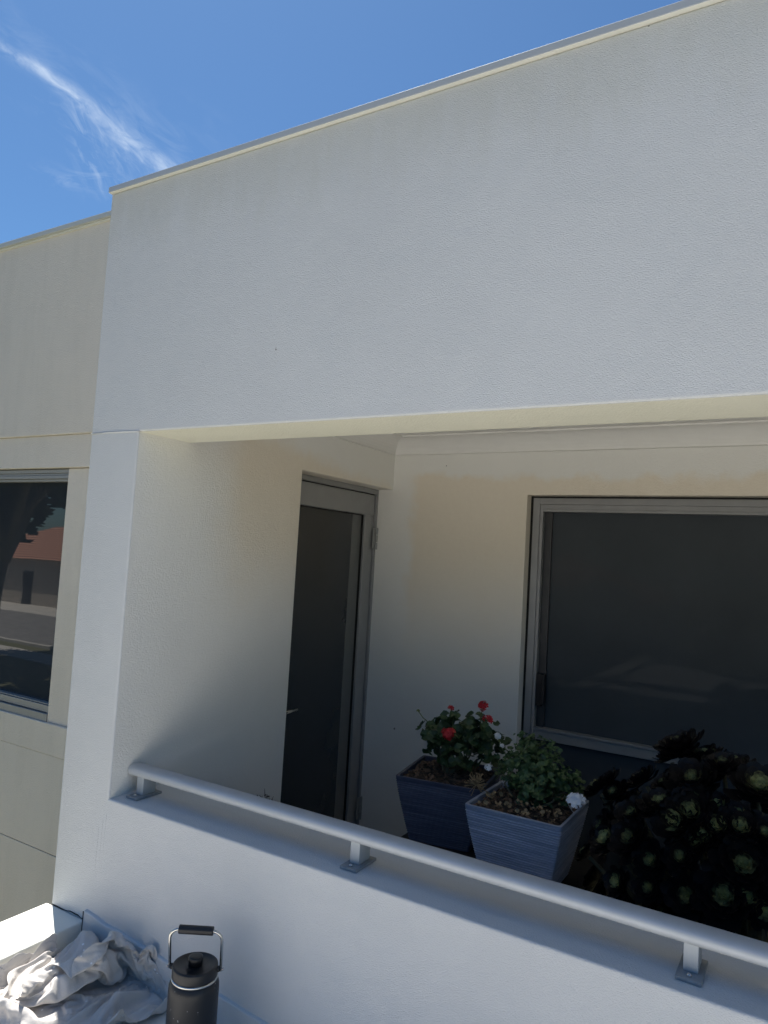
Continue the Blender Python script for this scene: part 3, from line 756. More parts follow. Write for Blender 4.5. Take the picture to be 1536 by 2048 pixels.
# ------------------------------------------------------------------ water bottle
BX, BY = -1.365, 1.45; BZ = deck_z(BX)+.001
bot = thing('water_bottle', 'black insulated jug with steel carry handle, on the deck by the wall', 'bottle', (BX, BY, BZ))
m_, nt_, b_ = node_mat('black_powder_coat_with_paint_specks'); p_ = position(nt_)
vor = nt_.nodes.new('ShaderNodeTexVoronoi'); nt_.links.new(p_, vor.inputs[0]); vor.inputs['Scale'].default_value = 95; vor.inputs['Randomness'].default_value = 1
spk = ramp(nt_, vor.outputs['Distance'], [(.10, (1,)*3), (.15, (0,)*3)]); sel = ramp(nt_, tex_noise(nt_, p_, 45, 3, .5), [(.53, (0,)*3), (.60, (1,)*3)])
nt_.links.new(mixc(nt_, math_(nt_, 'MULTIPLY', spk, sel), (.010, .011, .014), (.45, .46, .47)), b_.inputs['Base Color']); b_.inputs['Roughness'].default_value = .42
bump(nt_, tex_noise(nt_, p_, 900, 2, .5), .2, .0003, b_)
MAT['bottle'] = m_
zl = -1.080
bm = lathe([(.056, BZ), (.0625, BZ+.004), (.0645, BZ+.010), (.0645, zl-.062), (.0640, zl-.050), (.0620, zl-.043), (.0590, zl-.038), (.0575, zl-.035)], BX, BY, 72)
obj('body', bm, MAT['bottle'], bot, smooth=True)
bm = lathe([(.0555, zl-.0350), (.0592, zl-.0345), (.0600, zl-.0325), (.0600, zl-.0300), (.0590, zl-.0285), (.055, zl-.028)], BX, BY, 72); obj('neck_ring', bm, MAT['steel'], bot, smooth=True)
bm = lathe([(.0550, zl-.0280), (.0582, zl-.0275), (.0586, zl-.025), (.0586, zl-.004), (.0576, zl-.001), (.0554, zl), (.0510, zl+.0002), (.0500, zl-.0014), (.018, zl-.0014)], BX, BY, 72)
lid = obj('lid', bm, MAT['black'], bot, bevel=0); 
for p in lid.data.polygons: p.use_smooth = True
bm = lathe([(.0185, zl-.0014), (.0185, zl+.016), (.0175, zl+.0185), (.015, zl+.0195), (.004, zl+.0195)], BX, BY, 40); obj('spout_cap', bm, MAT['black'], lid, smooth=True)
ax = Vector((CR.x, CR.y, 0)).normalized(); tl = (Vector((CF.x, CF.y, 0)).normalized()*-.02)
zc = zl-.010; C0 = Vector((BX, BY, zc)); hw = .0675
bm = new_bm(); H = .104; pts = [C0-ax*(hw-.001)-Vector((0, 0, .004))]
for k in range(11):
    a = R_(180-90*k/10); r = .026; c = C0-ax*(hw-.026)+Vector((0, 0, H-.026))
    pts.append(c+ax*math.cos(a)*r+Vector((0, 0, 1))*math.sin(a)*r)
right = []
for k in range(11):
    a = R_(90-90*k/10); r = .026; c = C0+ax*(hw-.026)+Vector((0, 0, H-.026))
    right.append(c+ax*math.cos(a)*r+Vector((0, 0, 1))*math.sin(a)*r)
pts += right + [C0+ax*(hw-.001)-Vector((0, 0, .004))]
add_tube(bm, [p+tl*max(0, (p.z-zc))/H for p in pts], .0037, 12)
hd = obj('handle', bm, MAT['steel'], bot, smooth=True)
g0 = C0+Vector((0, 0, H))+tl
bm = new_bm(); add_tube(bm, [g0-ax*.045, g0-ax*.0435, g0+ax*.0435, g0+ax*.045], [.0095, .0110, .0110, .0095], 20); obj('grip', bm, MAT['black'], hd, smooth=False, bevel=.001)
for s in (-1, 1):
    bm = new_bm(); add_tube(bm, [C0+ax*s*.057, C0+ax*s*.0635], .0075, 14); obj('pivot', bm, MAT['black'], hd)
    bm = new_bm(); add_tube(bm, [C0+ax*s*.0705, C0+ax*s*.0735], .0040, 12); obj('pivot_cap', bm, MAT['steel'], hd)

# ------------------------------------------------------------------ drop cloth (the drape as plain grid points)
NX_, NY_ = 76, 70
CLOTH_X0, CLOTH_Y0, CLOTH_Z0 = (-2.366, 0.872, -1.34)            # corner of the drape, metres
CLOTH_STEP = .0005                                # points are in half millimetres from that corner
CLOTH_X = (
    1451,1434,1437,1436,1444,1443,1435,1424,1429,1442,1437,1435,1425,1430,1442,1451,1460,1469,1481,1497,1513,1516,1513,1519,1525,1529,1536,1533,1531,1514,1523,1522,1523,1516,1516,1513,1503,1502,1509,1512,1507,1505,1519,1524,1537,1551,1571,1575,1568,1565,1564,1564,1566,1571,1580,1564,1549,1536,1525,1517,1507,1491,1472,1450,1426,1396,1369,1340,1335,1353,
    1362,1379,1396,1419,1444,1467,1432,1432,1417,1428,1421,1423,1415,1416,1417,1425,1439,1418,1437,1448,1460,1467,1466,1476,1481,1479,1489,1506,1495,1503,1501,1515,1520,1513,1511,1511,1503,1504,1525,1531,1534,1532,1525,1504,1487,1490,1488,1493,1507,1520,1524,1547,1554,1561,1578,1582,1579,1570,1581,1578,1562,1565,1552,1529,1514,1502,1499,1486,1466,1447,
    1423,1393,1362,1333,1325,1341,1358,1367,1383,1405,1429,1451,1425,1414,1413,1411,1403,1403,1398,1397,1406,1412,1427,1428,1421,1439,1453,1468,1468,1471,1471,1476,1478,1481,1500,1483,1482,1491,1498,1510,1499,1489,1485,1506,1522,1537,1540,1539,1538,1530,1507,1481,1500,1509,1500,1503,1522,1533,1539,1554,1562,1576,1584,1587,1583,1563,1564,1551,1539,1536,
    1518,1498,1484,1478,1460,1443,1418,1388,1364,1332,1315,1331,1348,1366,1373,1397,1413,1435,1408,1405,1395,1393,1393,1386,1388,1383,1396,1398,1412,1418,1411,1429,1439,1453,1449,1452,1455,1455,1457,1474,1479,1490,1488,1486,1481,1489,1495,1491,1478,1494,1512,1520,1530,1521,1521,1533,1527,1504,1478,1489,1500,1505,1507,1518,1534,1541,1556,1560,1570,1569,
    1579,1573,1551,1538,1526,1521,1515,1497,1478,1466,1455,1436,1413,1384,1355,1333,1306,1325,1342,1352,1368,1385,1403,1422,1398,1392,1380,1378,1376,1380,1372,1377,1382,1388,1393,1399,1414,1412,1430,1442,1434,1437,1436,1447,1453,1454,1464,1469,1472,1475,1474,1472,1476,1482,1479,1497,1498,1522,1510,1505,1511,1511,1517,1514,1495,1472,1483,1487,1493,1505,
    1517,1531,1539,1553,1553,1565,1561,1569,1543,1527,1523,1514,1504,1487,1479,1464,1450,1432,1406,1385,1356,1325,1301,1317,1336,1353,1356,1380,1392,1411,1382,1376,1374,1363,1369,1363,1361,1365,1362,1372,1376,1388,1394,1405,1414,1428,1419,1418,1428,1429,1435,1441,1445,1450,1453,1456,1458,1459,1462,1466,1472,1481,1488,1508,1494,1495,1498,1496,1515,1497,
    1500,1477,1471,1473,1481,1488,1507,1512,1529,1535,1542,1548,1557,1554,1543,1516,1507,1499,1490,1485,1469,1458,1449,1430,1410,1381,1352,1326,1298,1319,1336,1344,1363,1367,1380,1401,1368,1365,1358,1351,1355,1350,1349,1346,1350,1350,1358,1366,1377,1383,1399,1409,1420,1408,1410,1420,1417,1423,1426,1431,1437,1438,1441,1443,1444,1449,1460,1461,1470,1494,
    1483,1478,1482,1490,1499,1495,1483,1479,1470,1460,1462,1473,1486,1501,1507,1522,1530,1532,1542,1540,1534,1510,1491,1499,1479,1470,1461,1448,1440,1430,1408,1385,1356,1327,1299,1310,1330,1346,1352,1371,1387,1388,1351,1351,1349,1339,1338,1338,1329,1329,1327,1332,1337,1341,1355,1368,1377,1388,1402,1411,1398,1402,1411,1406,1419,1416,1420,1431,1424,1425,
    1427,1436,1439,1448,1450,1472,1490,1485,1469,1475,1483,1479,1471,1462,1456,1453,1454,1458,1463,1478,1494,1511,1522,1524,1524,1523,1518,1512,1485,1483,1478,1467,1451,1436,1426,1426,1404,1381,1357,1329,1302,1309,1327,1335,1354,1370,1391,1390,1337,1334,1335,1324,1326,1320,1320,1307,1307,1308,1312,1324,1340,1349,1355,1372,1387,1391,1399,1388,1393,1399,
    1401,1400,1406,1415,1415,1406,1407,1418,1419,1423,1434,1453,1465,1482,1482,1463,1470,1461,1453,1453,1435,1433,1433,1440,1453,1456,1472,1495,1510,1509,1505,1518,1503,1502,1494,1473,1463,1454,1444,1428,1414,1413,1412,1385,1364,1335,1309,1306,1325,1342,1350,1371,1383,1395,1319,1320,1318,1307,1314,1302,1303,1299,1286,1286,1294,1303,1317,1332,1341,1352,
    1367,1376,1379,1384,1377,1381,1383,1389,1390,1399,1402,1416,1409,1399,1394,1404,1419,1426,1441,1456,1463,1463,1449,1448,1444,1436,1417,1411,1411,1415,1427,1444,1465,1473,1488,1502,1506,1500,1493,1487,1481,1477,1453,1449,1439,1421,1406,1396,1410,1394,1366,1344,1318,1310,1326,1341,1361,1361,1378,1395,1301,1301,1300,1300,1297,1284,1283,1284,1273,1277,
    1273,1287,1296,1309,1325,1335,1349,1358,1359,1365,1369,1363,1366,1375,1376,1383,1394,1398,1400,1385,1381,1377,1393,1410,1418,1429,1436,1436,1430,1427,1421,1416,1415,1399,1394,1396,1400,1416,1437,1454,1470,1480,1486,1484,1475,1475,1467,1469,1457,1436,1432,1413,1401,1387,1392,1401,1376,1351,1328,1315,1327,1344,1350,1369,1368,1384,1283,1284,1282,1282,
    1280,1274,1263,1268,1265,1264,1272,1267,1285,1296,1302,1313,1327,1339,1346,1346,1352,1345,1353,1359,1370,1368,1379,1379,1389,1388,1384,1372,1367,1384,1400,1411,1418,1418,1412,1410,1402,1394,1404,1389,1387,1396,1395,1397,1408,1432,1442,1455,1463,1466,1459,1458,1453,1454,1446,1429,1420,1412,1395,1379,1376,1391,1390,1367,1344,1323,1329,1344,1357,1373,
    1384,1367,1266,1266,1265,1264,1262,1262,1255,1250,1250,1251,1252,1254,1262,1275,1285,1296,1309,1319,1327,1333,1333,1335,1338,1349,1353,1360,1366,1366,1373,1380,1382,1379,1374,1359,1375,1387,1394,1396,1393,1396,1395,1392,1391,1388,1382,1392,1396,1399,1400,1408,1425,1430,1439,1444,1445,1441,1443,1441,1432,1428,1405,1400,1388,1371,1363,1371,1387,1377,
    1353,1344,1333,1348,1362,1373,1378,1358,1248,1249,1247,1246,1243,1245,1237,1231,1230,1233,1233,1250,1245,1255,1268,1278,1292,1301,1309,1314,1319,1321,1326,1331,1336,1344,1349,1352,1357,1366,1372,1369,1367,1369,1353,1365,1372,1374,1375,1375,1376,1374,1372,1372,1375,1383,1384,1392,1401,1407,1413,1415,1416,1422,1425,1426,1425,1425,1416,1423,1401,1386,
    1383,1373,1355,1353,1371,1374,1362,1342,1347,1343,1359,1361,1370,1346,1230,1231,1232,1228,1225,1227,1227,1214,1222,1213,1225,1235,1242,1247,1251,1263,1275,1284,1291,1296,1300,1305,1310,1315,1320,1328,1346,1348,1342,1348,1354,1356,1356,1353,1351,1346,1353,1356,1357,1357,1359,1359,1353,1353,1357,1368,1375,1372,1376,1385,1395,1401,1407,1401,1405,1407,
    1406,1406,1409,1408,1412,1397,1377,1367,1349,1364,1350,1364,1350,1334,1355,1340,1341,1349,1361,1337,1213,1213,1214,1210,1206,1209,1207,1204,1203,1214,1206,1219,1224,1228,1234,1248,1257,1267,1274,1279,1283,1288,1293,1298,1305,1321,1330,1331,1344,1334,1337,1342,1339,1336,1335,1335,1336,1339,1341,1341,1342,1344,1350,1338,1341,1354,1362,1371,1373,1379,
    1374,1388,1386,1392,1386,1388,1389,1390,1402,1393,1398,1391,1383,1366,1359,1344,1359,1343,1356,1353,1351,1336,1324,1335,1349,1339,1187,1188,1190,1184,1192,1184,1180,1182,1185,1199,1205,1197,1217,1220,1234,1233,1243,1252,1257,1264,1269,1274,1276,1282,1294,1305,1312,1317,1327,1325,1319,1325,1320,1319,1317,1317,1318,1322,1326,1325,1325,1328,1336,1325,
    1328,1340,1348,1360,1366,1372,1370,1367,1383,1373,1374,1372,1376,1375,1387,1393,1383,1376,1378,1365,1351,1337,1339,1339,1338,1340,1340,1329,1318,1319,1334,1338,1161,1163,1164,1159,1173,1161,1171,1156,1167,1174,1184,1192,1203,1210,1218,1219,1228,1237,1243,1247,1254,1257,1263,1268,1279,1288,1293,1304,1307,1305,1318,1304,1306,1298,1298,1299,1300,1303,
    1307,1316,1314,1313,1317,1329,1314,1329,1338,1344,1351,1356,1354,1358,1364,1365,1358,1358,1360,1367,1372,1378,1368,1365,1365,1354,1347,1332,1321,1327,1329,1324,1329,1319,1313,1303,1315,1330,1136,1137,1138,1136,1149,1139,1158,1136,1149,1163,1160,1170,1187,1186,1196,1203,1217,1220,1227,1230,1238,1241,1245,1252,1261,1270,1278,1284,1290,1300,1306,1291,
    1282,1298,1293,1292,1293,1298,1300,1296,1304,1306,1302,1322,1309,1310,1324,1332,1346,1338,1347,1341,1348,1348,1347,1342,1347,1349,1354,1364,1354,1350,1349,1336,1348,1336,1320,1313,1318,1313,1319,1308,1309,1300,1299,1312,1110,1113,1116,1114,1125,1119,1139,1143,1145,1136,1144,1168,1171,1164,1172,1188,1193,1203,1211,1223,1221,1226,1232,1236,1244,1251,
    1258,1264,1273,1279,1284,1285,1283,1274,1268,1268,1269,1277,1289,1295,1289,1291,1304,1304,1326,1310,1313,1327,1337,1339,1330,1338,1335,1339,1329,1327,1329,1332,1336,1346,1346,1335,1332,1351,1339,1327,1317,1326,1303,1298,1300,1290,1300,1299,1291,1296,1084,1087,1091,1096,1102,1108,1114,1117,1125,1113,1127,1150,1144,1147,1156,1162,1171,1191,1202,1200,
    1203,1208,1214,1222,1226,1232,1238,1247,1253,1259,1261,1261,1260,1270,1282,1276,1273,1260,1267,1279,1290,1290,1283,1301,1307,1322,1323,1315,1319,1329,1328,1321,1318,1322,1322,1309,1314,1323,1317,1327,1328,1329,1321,1338,1325,1311,1316,1307,1309,1282,1285,1290,1284,1282,1279,1292,1058,1063,1067,1074,1083,1083,1088,1093,1102,1116,1121,1124,1120,1123,
    1131,1141,1157,1179,1175,1171,1185,1183,1189,1206,1212,1214,1222,1228,1235,1238,1239,1239,1245,1256,1256,1252,1254,1270,1275,1277,1269,1284,1272,1288,1287,1300,1307,1318,1322,1311,1312,1313,1309,1309,1303,1303,1296,1305,1306,1308,1311,1311,1316,1323,1320,1313,1298,1305,1287,1275,1279,1275,1269,1269,1277,1279,1031,1037,1043,1049,1058,1062,1063,1069,
    1080,1094,1097,1099,1095,1103,1111,1123,1145,1157,1162,1166,1158,1181,1186,1183,1186,1194,1202,1211,1217,1221,1231,1233,1232,1244,1246,1247,1244,1251,1259,1272,1266,1262,1276,1267,1285,1282,1297,1301,1301,1293,1294,1294,1291,1291,1291,1284,1284,1288,1286,1290,1296,1292,1295,1307,1306,1297,1300,1291,1274,1256,1268,1259,1261,1261,1268,1268,1006,1011,
    1018,1024,1032,1037,1036,1054,1066,1071,1080,1071,1075,1081,1089,1115,1126,1132,1135,1146,1154,1162,1161,1160,1161,1169,1177,1187,1199,1214,1218,1218,1221,1223,1223,1230,1234,1229,1237,1254,1255,1260,1255,1268,1265,1273,1277,1283,1285,1276,1275,1275,1273,1274,1274,1266,1264,1269,1276,1270,1277,1287,1276,1301,1290,1295,1281,1298,1278,1251,1247,1265,
    1254,1247,1262,1278,980,989,994,999,1006,1011,1013,1029,1040,1049,1053,1054,1048,1056,1079,1091,1101,1105,1113,1122,1130,1136,1135,1140,1137,1144,1153,1167,1187,1197,1195,1214,1200,1212,1213,1220,1215,1225,1240,1233,1250,1241,1252,1248,1257,1263,1266,1264,1266,1264,1260,1259,1254,1259,1257,1251,1254,1249,1258,1251,1274,1272,1273,1284,1278,1278,
    1286,1289,1281,1254,1236,1241,1243,1249,1255,1268,955,964,970,975,980,985,989,1008,1016,1022,1030,1025,1026,1044,1057,1075,1080,1086,1088,1106,1109,1112,1109,1116,1110,1118,1130,1148,1172,1172,1190,1197,1179,1202,1202,1196,1209,1209,1222,1235,1231,1239,1233,1245,1238,1244,1244,1251,1246,1251,1246,1239,1245,1242,1239,1240,1235,1232,1239,1252,
    1260,1253,1259,1265,1272,1267,1266,1272,1265,1254,1227,1227,1231,1238,1248,1257,931,939,945,950,953,961,977,984,989,996,1002,1012,1005,1024,1039,1053,1055,1071,1072,1086,1084,1086,1092,1090,1081,1095,1107,1124,1150,1159,1176,1172,1159,1184,1178,1182,1188,1193,1212,1218,1215,1223,1221,1226,1229,1229,1236,1233,1234,1234,1234,1229,1230,1227,
    1225,1223,1221,1218,1224,1237,1244,1250,1241,1249,1255,1252,1261,1252,1243,1232,1206,1215,1219,1214,1230,1238,906,921,922,925,928,936,951,957,968,971,981,985,995,1003,1018,1034,1040,1047,1055,1061,1064,1059,1063,1058,1085,1071,1097,1102,1130,1141,1152,1151,1153,1159,1153,1166,1164,1174,1188,1196,1205,1204,1213,1207,1212,1209,1218,1218,
    1216,1215,1216,1216,1213,1213,1207,1203,1198,1198,1207,1222,1229,1244,1245,1234,1240,1253,1242,1233,1220,1209,1194,1196,1206,1207,1212,1229,884,898,898,905,902,913,926,932,942,946,956,960,970,982,997,1012,1015,1024,1029,1033,1036,1034,1038,1048,1062,1064,1085,1082,1105,1120,1127,1128,1127,1134,1135,1144,1155,1168,1166,1172,1188,1179,
    1192,1186,1190,1192,1194,1194,1194,1193,1197,1197,1196,1188,1182,1177,1184,1174,1188,1207,1215,1229,1242,1231,1225,1236,1238,1222,1193,1175,1163,1167,1178,1184,1194,1214,862,876,872,880,878,889,901,910,915,924,930,941,948,960,975,989,991,998,1003,1010,1010,1010,1011,1022,1041,1061,1057,1069,1078,1095,1101,1108,1101,1117,1138,1126,
    1130,1147,1141,1152,1165,1169,1173,1163,1164,1166,1168,1168,1169,1170,1171,1172,1172,1170,1160,1154,1163,1160,1168,1186,1205,1229,1224,1224,1218,1221,1230,1200,1172,1148,1163,1149,1160,1170,1198,1194,839,853,851,860,856,865,875,884,892,900,909,916,925,940,957,964,965,973,976,982,981,982,1008,1002,1022,1043,1032,1043,1062,1074,
    1075,1088,1082,1095,1111,1119,1117,1121,1127,1128,1140,1142,1146,1142,1141,1140,1143,1142,1143,1150,1149,1147,1147,1145,1141,1130,1140,1161,1147,1178,1193,1222,1214,1204,1204,1205,1221,1182,1143,1131,1141,1145,1160,1175,1183,1167,817,832,837,835,839,841,852,860,867,877,885,893,907,918,934,939,939,946,957,957,954,973,983,1006,
    1001,1024,1024,1022,1045,1048,1050,1062,1070,1080,1081,1087,1088,1103,1098,1111,1110,1120,1123,1117,1117,1115,1117,1129,1126,1125,1124,1122,1130,1123,1117,1107,1119,1139,1163,1164,1203,1201,1209,1186,1181,1186,1209,1182,1128,1142,1122,1119,1127,1151,1156,1176,809,807,816,822,814,822,827,836,843,852,861,874,887,895,909,913,918,927,
    931,929,948,949,971,988,995,997,997,1002,1024,1022,1025,1035,1045,1051,1056,1059,1071,1068,1080,1079,1089,1094,1094,1088,1088,1090,1100,1103,1104,1101,1098,1109,1105,1105,1095,1089,1113,1126,1141,1173,1187,1184,1184,1183,1162,1161,1184,1178,1127,1122,1107,1104,1106,1136,1134,1180,782,782,790,795,795,796,803,811,821,827,837,851,
    864,872,884,891,900,902,904,920,922,931,954,966,969,972,978,996,1001,1002,1000,1009,1017,1020,1032,1034,1036,1045,1045,1055,1061,1063,1063,1063,1067,1068,1076,1079,1084,1075,1088,1083,1086,1080,1097,1100,1091,1114,1133,1154,1177,1155,1152,1153,1155,1173,1156,1182,1132,1095,1115,1114,1099,1121,1140,1181,766,757,776,768,768,771,
    778,791,796,803,814,826,838,847,862,873,874,879,890,895,898,915,935,941,944,949,967,972,975,977,979,984,991,997,999,1007,1008,1013,1019,1028,1029,1033,1031,1037,1037,1049,1049,1056,1061,1071,1065,1061,1060,1067,1070,1086,1077,1102,1120,1145,1166,1180,1184,1166,1175,1174,1173,1200,1140,1095,1095,1098,1096,1113,1157,1194,
    737,746,749,742,739,742,750,764,773,778,791,807,815,823,838,845,850,858,864,869,885,903,911,915,930,928,942,949,949,952,955,959,965,970,974,975,984,988,994,996,1005,1011,1019,1009,1013,1021,1036,1031,1042,1046,1049,1036,1043,1042,1052,1074,1066,1090,1122,1134,1163,1197,1204,1190,1204,1201,1196,1201,1145,1104,
    1116,1121,1126,1121,1167,1203,721,718,720,710,710,715,723,737,745,756,767,780,791,802,812,819,827,833,838,861,864,879,886,893,908,917,915,920,921,924,928,933,939,943,949,953,956,970,978,992,972,982,991,1002,985,1007,1009,1027,1018,1022,1029,1033,1016,1019,1035,1055,1076,1094,1105,1126,1160,1191,1218,1211,
    1220,1222,1221,1210,1161,1119,1104,1104,1123,1149,1169,1210,698,698,691,696,680,687,696,711,722,731,746,758,765,776,785,795,801,810,823,838,845,855,875,869,884,884,886,892,891,896,899,907,912,919,922,926,935,943,954,969,964,952,967,980,991,981,992,1003,1005,1024,1008,1012,997,998,1022,1037,1057,1076,
    1108,1122,1156,1182,1209,1225,1232,1207,1221,1197,1180,1137,1125,1136,1152,1171,1166,1210,669,670,664,676,679,663,671,688,700,705,720,731,741,753,762,769,778,788,799,813,818,829,849,860,852,859,869,866,866,867,875,879,886,897,897,915,922,931,930,946,951,933,960,960,977,972,976,980,988,1002,992,990,
    1004,990,1010,1029,1050,1082,1103,1117,1150,1185,1190,1209,1233,1208,1203,1219,1176,1143,1142,1155,1170,1196,1168,1204,647,643,649,650,667,667,671,665,675,685,695,706,718,728,737,745,753,763,774,787,791,804,820,831,829,844,845,838,838,845,848,851,862,873,888,891,897,910,920,923,924,940,939,944,951,955,
    954,956,968,976,971,976,987,1005,1001,1026,1045,1078,1088,1131,1157,1168,1180,1204,1228,1210,1224,1212,1199,1165,1161,1177,1197,1210,1176,1185,621,622,621,635,643,644,649,647,649,660,671,682,693,703,712,720,728,738,749,760,765,780,794,804,811,822,816,820,825,823,823,829,840,854,864,874,898,889,897,897,
    903,920,913,935,925,926,927,947,943,949,948,958,970,983,988,1014,1044,1059,1098,1114,1140,1148,1171,1194,1221,1227,1227,1232,1220,1189,1183,1201,1221,1199,1198,1163,597,595,599,626,617,632,623,624,624,636,647,659,675,681,687,698,703,712,722,733,740,756,771,780,800,798,813,800,804,802,806,809,819,833,
    849,867,874,886,877,895,906,894,899,907,896,916,908,928,935,920,928,935,954,961,989,1001,1031,1062,1081,1106,1125,1148,1159,1184,1208,1227,1241,1237,1231,1213,1205,1220,1230,1212,1171,1169,572,571,596,605,625,611,598,608,602,613,627,646,650,655,663,675,689,687,696,707,722,736,747,766,782,791,795,787,
    793,792,791,794,802,824,829,850,854,865,857,870,880,886,870,877,888,881,899,910,898,893,900,911,931,960,982,985,1016,1048,1061,1086,1110,1132,1151,1169,1189,1214,1234,1244,1222,1230,1229,1236,1231,1195,1189,1150,549,557,583,599,598,609,597,582,585,595,615,625,628,630,638,650,668,678,674,684,700,713,
    732,751,768,777,779,787,780,779,786,784,798,807,819,837,838,845,844,847,859,856,855,849,864,877,871,881,873,879,899,924,944,932,959,989,1002,1028,1059,1098,1106,1118,1134,1159,1187,1211,1224,1236,1225,1216,1204,1227,1229,1190,1183,1155,527,553,568,582,575,581,572,567,568,583,598,601,601,607,615,626,
    645,665,654,666,677,697,716,737,752,759,770,776,783,773,776,777,787,794,813,818,819,824,826,830,833,841,837,848,852,841,854,858,878,883,896,920,940,935,937,968,990,1027,1053,1088,1119,1127,1154,1145,1167,1196,1214,1217,1210,1207,1190,1200,1233,1195,1156,1141,510,535,545,558,568,555,564,555,551,570,
    576,573,576,581,592,603,622,647,636,643,660,681,700,722,733,743,758,771,773,773,768,770,778,792,802,804,810,808,813,817,816,822,827,826,827,855,855,844,844,861,885,907,926,953,960,952,991,1017,1051,1088,1104,1131,1143,1171,1187,1179,1189,1189,1181,1171,1170,1183,1218,1211,1155,1124,493,515,520,533,
    546,552,556,555,538,552,547,563,561,557,567,579,600,626,620,632,656,665,690,708,731,726,747,762,765,764,764,764,772,785,789,791,797,800,798,804,801,805,810,813,830,825,827,820,831,848,868,890,915,945,953,963,980,1018,1046,1077,1107,1133,1157,1181,1204,1201,1161,1163,1155,1147,1148,1161,1189,1215,
    1169,1136,474,494,497,509,521,527,526,533,530,522,547,542,537,562,571,561,578,604,606,619,644,665,672,698,727,714,745,753,759,759,760,762,767,780,780,783,786,786,788,790,798,807,803,818,809,806,807,808,821,838,857,873,898,929,963,983,994,1010,1046,1078,1101,1125,1152,1184,1218,1175,1147,1139,
    1134,1122,1122,1133,1164,1197,1190,1148,452,471,477,484,496,499,502,507,499,525,519,516,549,558,562,548,555,581,596,605,633,642,664,689,720,705,737,758,764,765,766,766,776,770,770,775,774,775,778,784,789,793,797,802,800,803,795,798,812,829,846,868,887,918,947,978,1008,1023,1041,1074,1102,1126,
    1154,1185,1213,1175,1129,1116,1108,1096,1097,1103,1133,1165,1199,1173,425,444,458,467,467,478,485,478,497,497,501,524,522,534,550,544,533,560,577,594,614,633,650,681,714,698,733,752,762,766,765,769,765,763,766,768,765,766,769,774,778,783,784,789,790,788,789,796,804,820,835,857,882,910,940,968,
    997,1030,1055,1068,1097,1121,1147,1178,1208,1166,1130,1092,1090,1074,1075,1097,1106,1135,1165,1192,397,416,430,439,442,452,459,472,469,480,504,497,503,522,533,521,513,534,555,577,590,613,642,676,709,693,730,749,756,759,761,761,758,759,761,760,757,758,761,768,769,772,780,778,778,781,795,806,803,814,
    830,849,874,898,929,954,987,1016,1045,1072,1090,1114,1142,1170,1200,1153,1117,1093,1072,1049,1049,1065,1090,1120,1131,1157,373,389,403,412,420,426,437,448,451,463,484,475,500,504,507,504,494,510,531,561,571,598,637,669,705,690,728,746,751,754,755,754,753,756,755,754,752,751,756,761,761,763,771,768,
    771,784,786,795,808,824,826,848,867,895,916,951,973,1005,1033,1058,1080,1105,1133,1166,1197,1150,1121,1101,1080,1082,1066,1054,1061,1087,1110,1123,349,364,377,386,394,404,414,424,440,443,463,460,488,481,483,484,474,490,508,547,551,587,626,665,702,689,727,744,748,750,750,749,750,751,750,750,747,747,
    751,755,756,756,764,768,765,772,781,792,806,821,834,840,858,885,914,940,973,995,1022,1045,1070,1095,1122,1155,1192,1149,1140,1097,1077,1045,1047,1058,1073,1051,1081,1099,340,339,352,362,371,380,392,406,416,420,439,446,474,471,460,458,452,467,485,534,534,585,627,661,688,695,728,742,745,746,748,747,
    748,747,746,746,748,744,746,750,754,751,757,760,762,771,780,789,802,814,830,831,854,880,902,933,963,993,1020,1045,1065,1080,1107,1142,1185,1151,1134,1094,1098,1078,1061,1062,1077,1045,1056,1071,319,320,327,337,346,356,368,381,390,395,426,434,452,449,437,435,449,444,473,515,517,580,630,661,682,700,
    731,740,742,744,745,746,745,744,743,743,746,745,747,749,751,749,753,757,766,774,781,789,796,808,821,840,848,871,892,921,951,980,1006,1031,1054,1076,1093,1127,1171,1155,1132,1091,1109,1096,1083,1065,1063,1035,1027,1046,295,301,304,311,320,330,342,356,371,378,399,415,427,422,414,411,428,431,453,493,
    505,573,632,664,687,711,730,739,740,741,742,743,743,741,741,741,744,748,747,745,747,749,749,756,761,771,775,783,793,800,815,829,848,858,882,909,936,965,995,1020,1039,1057,1083,1117,1157,1139,1114,1099,1096,1106,1091,1076,1049,1026,1008,1017,278,274,278,284,293,302,315,327,343,350,369,385,397,410,
    398,411,402,406,436,467,502,576,627,667,703,716,729,737,739,741,740,741,742,740,741,740,744,745,745,743,743,746,747,751,756,765,769,776,785,796,805,820,838,847,870,895,924,952,982,1006,1031,1052,1077,1106,1141,1119,1097,1088,1075,1080,1089,1073,1042,1038,1002,994,250,247,250,255,263,274,284,299,
    316,333,336,363,367,379,388,394,378,392,410,445,520,584,648,660,690,719,734,736,739,740,739,739,740,739,742,740,743,742,743,741,741,743,747,751,753,759,767,772,777,787,799,813,823,836,858,880,908,937,966,991,1014,1039,1063,1086,1122,1136,1111,1077,1062,1056,1056,1048,1052,1024,1003,971,222,217,
    219,225,232,244,257,265,282,299,316,335,337,357,357,366,371,365,383,434,521,600,649,686,705,725,733,736,737,739,738,738,739,738,741,742,741,740,740,741,740,741,744,749,753,754,760,765,772,781,791,804,817,825,845,865,894,929,949,977,1006,1031,1055,1079,1101,1121,1118,1094,1061,1047,1025,1023,
    1044,1020,1003,955,192,188,190,195,202,211,224,240,247,264,286,300,319,324,338,336,343,341,384,436,513,590,654,700,722,726,732,735,736,737,737,736,738,737,739,742,740,738,739,740,739,741,743,746,749,755,756,763,772,783,795,797,804,818,836,855,880,914,947,980,995,1016,1035,1058,1082,1099,
